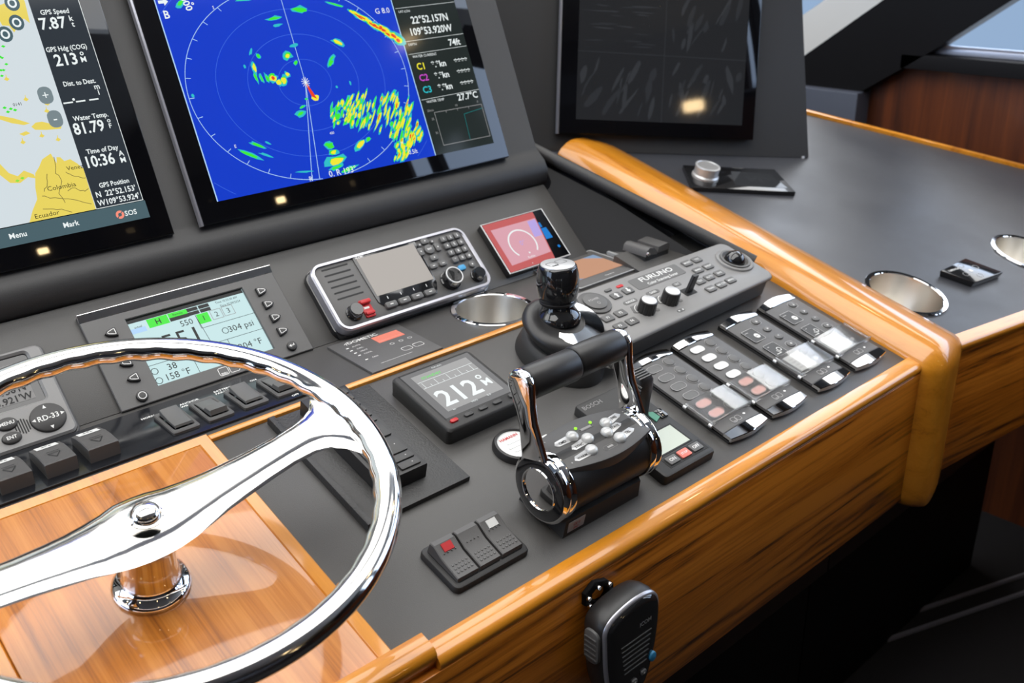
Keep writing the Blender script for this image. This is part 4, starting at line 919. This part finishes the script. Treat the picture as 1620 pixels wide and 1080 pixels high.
def sonar_keypad():
    t = thing('sonar_keypad', 'long grey sonar keypad with a black trackball and two fluted knobs', 'keypad', FK)
    cx, cy, W_, H_ = -183, 53, 348, 103
    def warp(P): return [(x, 52.5 + (y-52.5)*(1 + .13*(-x/340)) - 3.5*(-x/340)) for x, y in P]
    a = MB('charcoal')
    a.rings([[(x, y, z) for x, y in warp(rr(cx, cy, W_-8, H_-8, 9, 5))] for z in (-34, -6)] + [[(x, y, z) for x, y in warp(rr(cx, cy, W_-d, H_-d, 12, 5))] for z, d in ((-6, 0), (-3.5, -1))] , True, False)
    a.build('base', t)
    a = MB('grey'); a.rings([[(x, y, z) for x, y in warp(rr(cx, cy, W_-d, H_-d, 13, 6))] for z, d in ((-4, -1), (-2, 0), (-.8, 1.5), (0, 5))]); a.build('top_shell', t, smooth=60)
    # trackball
    bx, by = -39, 58
    a = MB('grey'); a.lathe([(30, -.5), (29, 2.6), (27, 3.4), (24, 2.6)], bx, by, 40, False, False); a.build('ball_ring', t)
    a = MB('keyl'); a.lathe([(24, 2), (23.5, 4.6), (20.5, 4.9), (17.5, 1.5)], bx, by, 40, False, True); o = a.build('retaining_ring', t)
    a = MB('plastic_g'); n = 10; a.lathe([(16.5*cos(pi/2*k/n), 1+16.5*sin(pi/2*k/n)*.9) for k in range(n+1)], bx, by, 32); a.build('trackball', t, 'gloss black trackball', smooth=60)
    # power button
    px, py = -327, 77
    a = MB('charcoal'); a.lathe([(24, -.3), (23.5, 2.4), (21, 3.2), (18, 3)], px, py, 36, False, True); a.build('power_ring', t)
    a = MB('keyl'); a.lathe([(17, 2.5), (17, 4.8), (15.5, 5.4)], px, py, 32, False, True); a.m('greyp').text('POWER', px, py+3, 5.6, 5.4, bold=True).line(ell(px+1, py-6, 2.2, 2.2, 8), .6, 5.6, True); a.build('power_button', t)
    # name plate
    a = MB('keyl'); a.slab(rr(-190, 83, 104, 25, 3, 2), -.3, .5); z = .8
    a.m('label').text('FURUNO', -188, 88, z, 13, bold=True, sx=1.35).text('Color Scanning Sonar', -186, 76, z, 7.4, bold=True, sx=1.0); a.build('name_plate', t, 'grey name plate lettered FURUNO Color Scanning Sonar')
    def key(x, y, w_, h_, s_=None, m_='keyl', k=4.4, nm='key', lab=None):
        a = MB(m_); a.slab(rr(x, y, w_, h_, 2, 2), -.2, 2.2, .7)
        if s_: a.m('label').text(s_, x, y, 2.35, k, bold=True)
        a.build(nm, t, lab)
    for i, (x, y) in enumerate(((-336, 43), (-311, 43), (-334, 22), (-310, 22))): key(x, y, 19, 12.5, 'F%d' % (i+1), k=6)
    key(-285, 76, 18, 12, None); key(-260, 77, 18, 12, None)
    a = MB('label')
    for x, y, d in ((-285, 76, 1), (-260, 77, -1)): a.flat([(x-4, y), (x, y+5*d), (x+4, y)], 2.5).flat(rect(x-1.4, x+1.4, min(y, y-5*d), max(y, y-5*d)), 2.5)
    a.build('arrow_marks', t, kind='stuff')
    key(-286, 91, 13, 5, '', nm='label_pad'); a = MB('red'); a.slab(rr(-262, 91, 13, 5, 2, 2), -.2, 1.2, .4); a.build('label_pad', t, 'small red label pad')
    names = ['MODE', 'TGT', 'MARK', 'EVENT', 'TILT', 'AUTO', 'RNG', 'TRAIN', 'OFF CTR', 'MENU']
    pos = [(-119, 87), (-96, 87), (-118, 66), (-94, 66), (-140, 44), (-117, 45), (-93, 45), (-140, 23), (-116, 23), (-92, 24)]
    for s_, (x, y) in zip(names, pos): key(x, y, 18, 12, s_, 'keyl', 5)
    for x, y, s_ in ((-276, 57, 'RANGE'), (-228, 58, 'GAIN')):
        a = MB('keyl'); a.slab(rr(x, y, 26, 7.5, 3.5, 3), -.2, .5); a.m('label').text(s_, x, y, .7, 5.4, bold=True); a.build('label_pad', t)
    a = MB('keyl'); a.slab(rr(-178, 56, 15, 8, 2, 2), -.2, .5); a.m('label').text('TILT', -178, 56, .7, 4.4, bold=True); a.build('label_pad', t)
    for x, y in ((-272, 31), (-223, 31)):
        g = MB('keyl'); g.slab([(x-20, y+4), (x-14, y+17), (x-2, y+17), (x-8, y-2)], -.2, .45); g.slab(rr(x+17, y-6, 8, 6, 2, 1), -.2, .45); g.m('label').line([(x+14.5*cos(q), y+2+14.5*sin(q)) for q in [rad(105+9*k) for k in range(9)]], 1.1, .7); g.build('scale_mark', t)
        a = MB('plastic'); n = 44; rs = []
        for r_, z, fl in ((12.8, -.2, 1), (12.2, 16, 1), (11.8, 17.6, 0), (11, 18.2, 0)):
            rs.append([(x+r_*(1-(.07 if (k % 4 == 0 and fl) else 0))*cos(2*pi*k/n), y+r_*(1-(.07 if (k % 4 == 0 and fl) else 0))*sin(2*pi*k/n), z) for k in range(n)])
        a.rings(rs); a.m('silverm').slab(ell(x, y, 10.4, 10.4, 32), 18, 18.6, .2); a.build('fluted_knob', t, 'black fluted knob with a silver top', smooth=25)
    a = MB('dark'); a.slab(rr(-176, 35, 23, 16, 1, 1), -.2, .5); a.build('slot', t)
    a = MB('plastic'); a.rings([[(x-176+dx, y+35, z) for x, y in rr(0, 0, w_, 5.5, 1, 1)] for z, w_, dx in ((0, 13, 0), (26, 11, 4), (27, 10, 4))]); a.build('tilt_lever', t, smooth=40)
    a = MB('keyl'); a.slab(rr(-224, 8, 15, 6, 3, 2), -.2, .5); a.m('label').flat(ell(-228, 8, 1.6, 1.6, 8), .7).flat(ell(-220, 8, 1.6, 1.6, 8), .7); a.build('label_pad', t)
sonar_keypad()

def joystick():
    t = thing('docking_joystick', 'black docking joystick with a barrel shaped knob and chrome collar behind the throttle', 'joystick', F0, 222, 260)
    def loft(m_, secs, **k):
        b = MB(m_); b.rings([[(cx+x, cy+y, z + tl*y) for x, y in ell(0, 0, a_, b_, 44)] for z, a_, b_, cx, cy, tl in secs]); return b
    loft('plastic_m', [(0, 50, 66, -2, 0, 0), (5, 50, 66, -2, 0, 0), (18, 47, 62, -2, 0, 0), (26, 44, 58, -2, 0, 0), (28, 40, 54, -2, 0, 0)]).build('foot', t, smooth=50)
    loft('plastic', [(12, 30, 44, 6, -2, 0), (26, 40, 48, 2, -2, 0), (38, 49, 52, 1, 4, .06), (46, 52, 53, 0, 8, .10), (51, 50, 51, 0, 9, .12), (54, 45, 46, 0, 9, .12), (55, 38, 39, 0, 10, .12), (54.5, 30, 30, 0, 12, .12)]).build('housing', t, smooth=55)
    # chrome collar: crescent over the front right of the housing
    b = MB('chrome'); rs = []
    for k in range(25):
        a_ = rad(-140 + 195*k/24); f = sin(pi*k/24)
        c_, s_ = cos(a_), sin(a_); r0, r1 = 30, 31 + 24*max(f, .06)**.5
        rs.append([(r0*c_, 10+r0*s_, 57+.12*r0*s_), (r1*c_, 9+r1*s_, 54.5+.12*r1*s_), ((r1+1)*c_, 9+(r1+1)*s_, 47+.12*r1*s_), (r0*c_, 10+r0*s_, 50+.12*r0*s_)])
    b.rings(rs); b.build('chrome_collar', t, 'chrome crescent collar', smooth=50)
    b = MB('chrome'); b.T = Matrix.Translation((38, -50, 18)) @ Matrix.Rotation(rad(30), 4, 'Z'); b.slab(rr(0, 0, 44, 20, 6, 4), 0, 9, 2); b.build('front_badge', t, 'small chrome front badge')
    # knob axis follows gravity
    piv = Matrix.Translation((3, 20, 52)) @ Matrix.Rotation(rad(-14.7), 4, 'X')
    b = MB('plastic_g'); b.T = piv; b.lathe([(29, -4), (29, 2), (28.6, 4), (27.4, 6), (25.6, 8.2), (23.8, 10.5), (22.2, 13), (21, 16), (20, 20)], seg=40); b.build('boot', t, smooth=60)
    b = MB('plastic_g'); b.T = piv; b.lathe([(18, 15), (20, 17), (21.5, 20), (25, 30), (27.2, 42), (27.4, 50), (26.3, 60), (24.5, 68), (23.4, 70.5), (22.2, 71)], seg=44); kn = b.build('knob', t, smooth=60)
    b = MB('plastic'); b.T = piv; b.lathe([(22.4, 20), (23.4, 20.5), (24.2, 23.5), (23.2, 24)], seg=40); b.build('knob_ring', t, smooth=60)
    b = MB('silverm'); b.T = piv; b.slab(ell(0, 0, 22, 22, 40), 70, 72.2, .8); b.m('dark')
    for x in (-7.5, 8): b.line(rr(x, 3, 13, 12, 2, 1), .6, 72.5, True)
    b.text('mtu', -7.5, -3, 72.5, 6.5, bold=True); b.build('top_cap', t, 'silver cap with two squares and the letters mtu')
joystick()

def throttle():
    t = thing('throttle_control', 'twin lever throttle with black barrel, chrome rings and a black grip bar', 'throttle', F0)
    cy, cz = 62, 45
    SW = lambda pts, x: [(x, a_, b_) for a_, b_ in pts]                    # (v, h) outline at a given x
    def disc(x0, r0, x1, r1, mb, seg=56): pass
    def barrel(m_, prof, name, lab=None, cap0=True, cap1=True, sm=35, seg=56):
        b = MB(m_); b.rings([[(x, cy+r*cos(2*pi*k/seg), cz+r*sin(2*pi*k/seg)) for k in range(seg)] for x, r in prof], cap0, cap1); return b.build(name, t, lab, smooth=sm)
    a = MB('plastic_m'); a.slab([(4, 28), (118, 28), (126, 40), (126, 92), (4, 92)], 0, 22, 1, base=2); a.build('base', t)
    a = MB('silverm'); a.T = Matrix.Translation((20, 27.2, 11)) @ Matrix.Rotation(pi/2, 4, 'X'); a.slab(rect(-12, 12, -7, 7), 0, .8); a.m('red')
    a.text('CE 0', 0, 2, 1, 5, bold=True).text('IP67', 0, -3.5, 1, 4, bold=True); a.build('base_sticker', t, 'small silver sticker with red print')
    barrel('plastic', [(10, 34), (12, 35.5), (122, 35.5), (124, 34)], 'barrel', 'satin black barrel')
    for x0, s_ in ((-8, 1), (140, -1)):
        barrel('chrome', [(x0, 30), (x0, 36), (x0+2*s_, 38.6), (x0+5*s_, 39), (x0+9*s_, 37.5), (x0+11*s_, 38.4), (x0+17*s_, 37.5), (x0+18*s_, 34)][::(1 if s_ > 0 else -1)], 'chrome_ring', 'chrome ring')
        b = MB('plastic_g'); n = 56
        rs = []
        for x, r in ((x0-.4*s_, 35), (x0-.9*s_, 34), (x0-.9*s_, 24), (x0+.6*s_, 23.5)): rs.append([(x, cy+r*cos(2*pi*k/n), cz+r*sin(2*pi*k/n)) for k in range(n)])
        if s_ < 0: rs = rs[::-1]
        b.rings(rs, False, False); b.build('black_bezel', t)
        b = MB('chrome'); rs = []
        for x, r in ((x0-.6*s_, 24.5), (x0-2.2*s_, 23.6), (x0-2.0*s_, 22.4), (x0+8*s_, 20.5)): rs.append([(x, cy+r*cos(2*pi*k/n), cz+r*sin(2*pi*k/n)) for k in range(n)])
        b.rings(rs, False, False); b.build('inner_ring', t, 'recessed chrome inner ring', smooth=50)
        b = MB('glassdim'); rs = [[(x0+7.5*s_, cy+21*cos(2*pi*k/n), cz+21*sin(2*pi*k/n)) for k in range(n)], [(x0+8.5*s_, cy+21*cos(2*pi*k/n), cz+21*sin(2*pi*k/n)) for k in range(n)]]
        b.rings(rs); b.build('end_disc', t)
    # levers
    def lever(x, hv, hh, wd, lab):
        c0, c1 = Vector((hv, hh)), Vector((78, 78)); P = []
        d = (c1-c0).normalized(); q = Vector((-d.y, d.x))
        for k in range(13):
            a_ = math.atan2(q.y, q.x) + pi*k/12; P.append(c0 + 17.5*Vector((cos(a_), sin(a_))))
        if (P[0]-c1).length > 0: pass
        side = 1 if (P[-1]-c0).dot(q) > 0 else -1
        P += [c0 + d*22 + q*side*13, c0 + d*40 + q*side*11.5, c1 + d*4 + q*side*17, c1 + d*4 - q*side*17, c0 + d*40 - q*side*11.5, c0 + d*22 - q*side*13]
        b = MB('chrome')
        ins = [tuple(p) for p in P]
        ar = sum(ins[i-1][0]*ins[i][1]-ins[i][0]*ins[i-1][1] for i in range(len(ins)))
        if ar < 0: ins = ins[::-1]
        i1 = inset(ins, 1.4)
        i2 = inset(ins, 4.5); b.rings([SW(i2, x-1.2), SW(i1, x), SW(ins, x+1.4), SW(ins, x+wd-1.4), SW(i1, x+wd), SW(i2, x+wd+1.2)]); return b.build('lever', t, lab, smooth=60)
    lever(-11, 113, 144, 8, 'chrome lever arm'); lever(135, 116, 142, 8, 'chrome lever arm')
    def grip(x0, x1, v, h, r=17.6):
        b = MB('plastic'); n = 36; rs = []
        for x, q in ((x0, r-2.5), (x0+1, r-.8), (x0+3, r), (x1-3, r), (x1-1, r-.8), (x1, r-3)): rs.append([(x, v+q*cos(2*pi*k/n), h+q*sin(2*pi*k/n)) for k in range(n)])
        b.rings(rs); b.build('grip', t, smooth=45)
    grip(-3, 64, 113, 144); grip(67, 135.5, 116, 142.5)
    b = MB('plastic_g'); b.T = Matrix.Translation((65, 114, 143)) @ Matrix.Rotation(pi/2, 4, 'Y'); b.lathe([(13, -4), (13, 4)]); b.build('grip_joint', t)
    b = MB('chrome'); b.T = Matrix.Translation((-11, 113, 144)) @ Matrix.Rotation(-pi/2, 4, 'Y'); b.lathe([(5.2, -.5), (5.2, .6), (4.4, 1.2), (2.6, 1.0), (2.4, -.5)], seg=20); b.m('dark').slab(ell(0, 0, 2.3, 2.3, 6), -.2, .3); b.build('socket_screw', t)
    # control pad on top of the barrel
    Z = 80.0; cx_, cy_ = 69, 67
    up = [(8+122*k/14, 92 + 9*sin(pi*k/14) - 8*k/14) for k in range(15)]; lo = [(130-122*k/14, 41 - 10*sin(pi*k/14) + 2*k/14) for k in range(15)]
    out = lo[::-1][0:0] + [(up[k][0], up[k][1]) for k in range(15)][::-1] + lo[::-1]
    out = [(x, y) for x, y in out]
    b = MB('charcoal'); b.slab(out, 62, Z, 1.5, base=-1); b.build('control_pad', t, 'dark leaf shaped control pad')
    for x, y, lx, ly, s_, an in ((45, 77, -20, -1, 'CMD', 0), (57, 66, -22, -3, 'SYNC', 0), (47.5, 51, -20, -2, 'WARM', 0), (92.5, 73.5, 20, 3, 'DES', 0), (82, 62, 22, 3, 'STATE', 0), (88, 48.5, 20, 3, 'TRL', 0)):
        x += 0; d = 1 if lx > 0 else -1
        p = MB('silverm'); p.slab([(x, y-5), (x+d*22, y-3+ly), (x+d*26, y+ly), (x+d*22, y+4.5+ly), (x, y+5)], Z-.5, Z+.5, .2); p.m('dark').text(s_, x+d*15, y+ly*.9, Z+.7, 4.6, bold=True); p.build('key_label', t)
        p = MB('pearl'); p.lathe([(6.8, Z), (6.8, Z+2.0), (6.2, Z+3.6), (4.6, Z+5), (2.4, Z+5.8), (.4, Z+6)], x, y, 24); p.build('push_button', t, smooth=60)
    for x, y in ((58, 85), (79, 84)):
        p = MB('s_dot'); p.slab(ell(x, y, 1.8, 1.8, 10), Z, Z+1); p.build('lamp', t, 'lit green lamp')
    p = MB('dimp'); p.line(rr(68.5, 80, 20, 3, 1.4, 2), 1, Z+.3, True).line(rr(70, 45, 18, 6, 2, 2), .6, Z+.3, True)
    p.m('greyp').flat(rect(61, 76, 79, 81.5), Z+.4).flat(rect(66, 74, 44, 46.5), Z+.4)
    for q in ((14, 86), (17, 48), (124, 78), (126, 50)): p.flat(ell(q[0], q[1], 1, 1, 8), Z+.4)
    p.build('printed_marks', t, kind='stuff')
throttle()

# ================================================================== STEERING WHEEL
def steering_wheel():
    t = thing('steering_wheel', 'polished stainless steering wheel with flat bright spokes and a wavy finger grip rim', 'wheel', F0, -358.5, 190)
    R_, r_ = 201.5, 11.8; n, m = 360, 26; vs = []; fs = []
    for i in range(n):
        a = 2*pi*i/n
        for j in range(m):
            b = 2*pi*j/m; rr_ = r_
            # finger waves on the inner lower side
            w_ = max(0, cos(b - rad(212)))**1.6
            rr_ = r_*(1 + .04*cos(2*b)) + w_*(.75*cos(44*a) + .4)
            q = R_ + rr_*cos(b)
            vs.append((q*cos(a), q*sin(a), 120 + rr_*sin(b)*.92))
    for i in range(n):
        for j in range(m):
            a, b = i*m+j, i*m+(j+1) % m; c, d = ((i+1) % n)*m+(j+1) % m, ((i+1) % n)*m+j; fs.append((a, d, c, b))
    b = MB('steel'); b.add(vs, fs); b.build('rim', t, 'polished steel rim', smooth=180)
    # one continuous two armed spoke: stations give half widths, height and thickness
    Z = lambda l: 85 + 32*min(1, max(0, (abs(l)-30)/130))**1.15
    T_ = [(0, 37, 10), (14, 36, 10), (28, 33, 10), (45, 29.5, 10), (62, 26, 9.5), (80, 24, 9.5), (105, 21.5, 9), (130, 20, 8.5), (150, 21, 8.5), (164, 24, 8.5), (175, 31, 8.5), (184, 44, 8), (190, 62, 6)]
    st = [(-l, w_, th) for l, w_, th in T_[:0:-1]] + T_
    rs = []
    for l, w_, th in st:
        yc = -.126*math.sqrt(l*l+1600) + 5 + .082*l; z = Z(l); ring = []; up = w_*(1.0 if l >= 0 else 1.04); dn = w_*1.08
        for f in (0, .06, .16, .3, .5, .7, .84, .94, 1):
            ring.append((l, yc + up*(1-f) - dn*f + (w_-dn)*0, z - th*.45 + th*.75*(1-abs(2*f-1)**4)*.62 + th*.0))
        for f in (1, .8, .5, .2, 0):
            ring.append((l, yc + (up*(1-f) - dn*f)*.84, z - th*(.8 if f in (0, 1) else 1)))
        rs.append(ring[::-1])
    b = MB('steel'); b.rings(rs); b.build('spoke', t, 'flat polished spoke running right across the hub', smooth=60)
    b = MB('steel'); b.lathe([(30, 68), (33, 72), (33, 75), (30, 77)], seg=48); b.build('hub', t, smooth=60)
    b = MB('chrome'); b.lathe([(15, 90.5), (15, 91.6), (13.5, 92.2), (13, 91.8), (13, 94), (11.5, 97.5), (8, 100), (4, 101.3), (.5, 101.6)], seg=36); b.build('hub_cap', t, 'domed chrome hub nut', smooth=60)
    b = MB('chrome'); b.lathe([(34, 0), (34, 3), (31, 6), (26, 8), (23.5, 14), (22.5, 30), (23.5, 50), (27, 64), (33, 70)], seg=48); b.T = None
    o = b.build('pedestal', t, 'chrome pedestal under the hub', smooth=60); o.location.z = .0055
steering_wheel()

# ================================================================== MICROPHONE ON THE FASCIA
def microphone():
    c = thing('microphone_clip', 'black metal microphone clip screwed to the fascia above the hand microphone', 'clip', FV)
    cl = FV @ Vector((0, 0, 0))
    P = [(-18, -24), (-18, -38), (-2, -50), (14, -52), (24, -44), (24, -32), (14, -22), (-4, -16)]
    b = MB('mull'); b.ringp([(x, y) for x, y in P], [((x-3)*.5+3, (y+34)*.5-34) for x, y in P], 22, 27, .8); b.build('plate', c)
    for x, y in ((-14, -30), (-12, -40), (0, -24), (8, -42), (16, -28), (20, -38), (-2, -46)):
        k = MB('chrome'); k.lathe([(2.6, 26), (2.8, 28), (2.2, 30)], x, y, 12); k.build('screw', c)
    t = thing('hand_microphone', 'black hand microphone with ribbed side key hanging on the front fascia', 'microphone', FV)
    prof = [(-38, -62), (-39, -50), (-33, -40), (-20, -34), (4, -30), (26, -33), (36, -42), (39, -56), (38, -80), (33, -108), (26, -132), (14, -148), (-8, -152), (-24, -142), (-33, -118), (-37, -90)]
    D = [(x*1.1+15, (y+90)*1.08-92) for x, y in prof]
    # soften the outline
    def smooth(P):
        o = []
        for i in range(len(P)):
            a, b = P[i], P[(i+1) % len(P)]; o += [(a[0]*.75+b[0]*.25, a[1]*.75+b[1]*.25), (a[0]*.25+b[0]*.75, a[1]*.25+b[1]*.75)]
        return o
    Q = smooth(smooth(D))
    if sum(Q[i-1][0]*Q[i][1]-Q[i][0]*Q[i-1][1] for i in range(len(Q))) < 0: Q = Q[::-1]
    I = lambda d: inset(Q, d)
    b = MB('plastic'); b.rings([[(x, y, z) for x, y in I(d)] for z, d in ((28, 8), (32, 3), (40, .6), (50, 0), (57, 1.5), (59, 3))]); b.build('body', t, smooth=60)
    b = MB('silver'); b.rings([[(x, y, z) for x, y in I(d)] for z, d in ((58, 1.2), (60.5, 1.8), (61.5, 3.6))], False, True); b.build('edge_band', t, 'thin silver edge band', smooth=60)
    b = MB('plastic_g'); b.rings([[(x, y, z) for x, y in I(d)] for z, d in ((61, 4), (64, 6), (65.5, 10), (66, 16))]); b.m('greyp').text('ICOM', 29, -60, 66.3, 7, bold=True); f_ = b.build('front_cover', t, smooth=60)
    for k in range(7):
        l = MB('keyl'); l.slab(rr(16, -74-6*k, 46-2*k, 1.2, .5, 1), 65.8, 66.6); l.build('grille_rib', f_)
    b = MB('keyl'); b.T = Matrix.Translation((-26, -70, 46)) @ Matrix.Rotation(-pi/2, 4, 'Y')
    b.slab(rr(0, 0, 20, 40, 8, 4), 0, 4, 2)
    pk = b.build('push_key', t, 'ribbed push to talk key')
    for k in range(5):
        l = MB('charcoal'); l.T = b.T; l.slab(rr(0, -13+6*k, 16, 2, 1, 1), 3.6, 5.4, .4); l.build('rib', pk)
    b = MB('blue'); b.slab(ell(42, -112, 5, 6, 16), 62, 68, 1.2); b.build('blue_button', t, 'small blue button')
    for x, y in ((14, -128), (28, -124)):
        b = MB('keyl'); b.slab(rr(x, y, 8, 6, 2, 2), 65, 68, 1); b.m('white').flat(ell(x, y, 1.4, 1.4, 6), 68.1); b.build('channel_button', t)
microphone()

# ================================================================== THINGS ON THE RIGHT DESK
def right_desk():
    # rotary media controller: corners taken in desk coordinates
    A, B, C_, D = (801, 517), (981, 414), (1029, 497), (861, 590)
    t = thing('rotary_controller', 'flat gloss black control unit with a silver rotary knob in front of the dark monitor', 'controller', F0)
    a = MB('plastic_g'); a.slab([A, B, C_, D], -.8, 8, 1.2); a.build('body', t)
    u_ = Vector((180, -103))/207; v_ = Vector((54, 78))/95
    def P(s_, w_): return (801+u_.x*s_+v_.x*w_, 517+u_.y*s_+v_.y*w_)
    g = MB('s_cam3'); g.flat([P(88, 14), P(196, 14), P(180, 76), P(100, 76)], 8.3); g.m('s_cam2'); 
    for k, (s_, w_) in enumerate(((140, 50), (150, 42), (128, 44), (160, 55))): x, y = P(s_, w_); blob(g, x, y, 26, 8, .4+k*.5, 8.4+.02*k)
    x, y = P(120, 92); g.m('dimp').text('FURUNO', x, y, 8.4, 6, rot=rad(-28)); g.build('display', t, 'dim glossy display')
    x, y = P(38, 46)
    b = MB('silverm'); b.lathe([(25, 7.5), (25, 12), (22.6, 15), (22.6, 28), (23.6, 29), (23, 30.5), (20, 31), (19, 29.5)], x, y, 40, True, False); b.build('rotary_knob', t, 'silver rotary knob', smooth=25)
    b = MB('grey'); b.slab(ell(x, y, 19.5, 19.5, 36), 28, 30, .4); b.build('knob_cap', t)
    t = thing('touch_key_pad', 'small flat square black touch keypad between the two right cup holders', 'keypad', F0)
    Q = [(981, 55), (1070, 46), (1052, 107), (962, 107)]
    a = MB('plastic_g'); a.slab(Q, -.8, 10, 1.5, base=-2); a.build('body', t)
    g = MB('greyp'); c = (1016, 79)
    for dx, dy in ((0, 18), (-21, -2), (21, 2), (0, -17)): g.line(ell(c[0]+dx, c[1]+dy, 6.5, 5, 14), .8, 10.3, True)
    g.m('label').flat(ell(c[0], c[1], 4.2, 4.2, 12), 10.3).text('LUMISHORE', 990, 96, 10.3, 6, bold=True, rot=-.15); g.build('printed_symbols', t, kind='stuff')
right_desk()
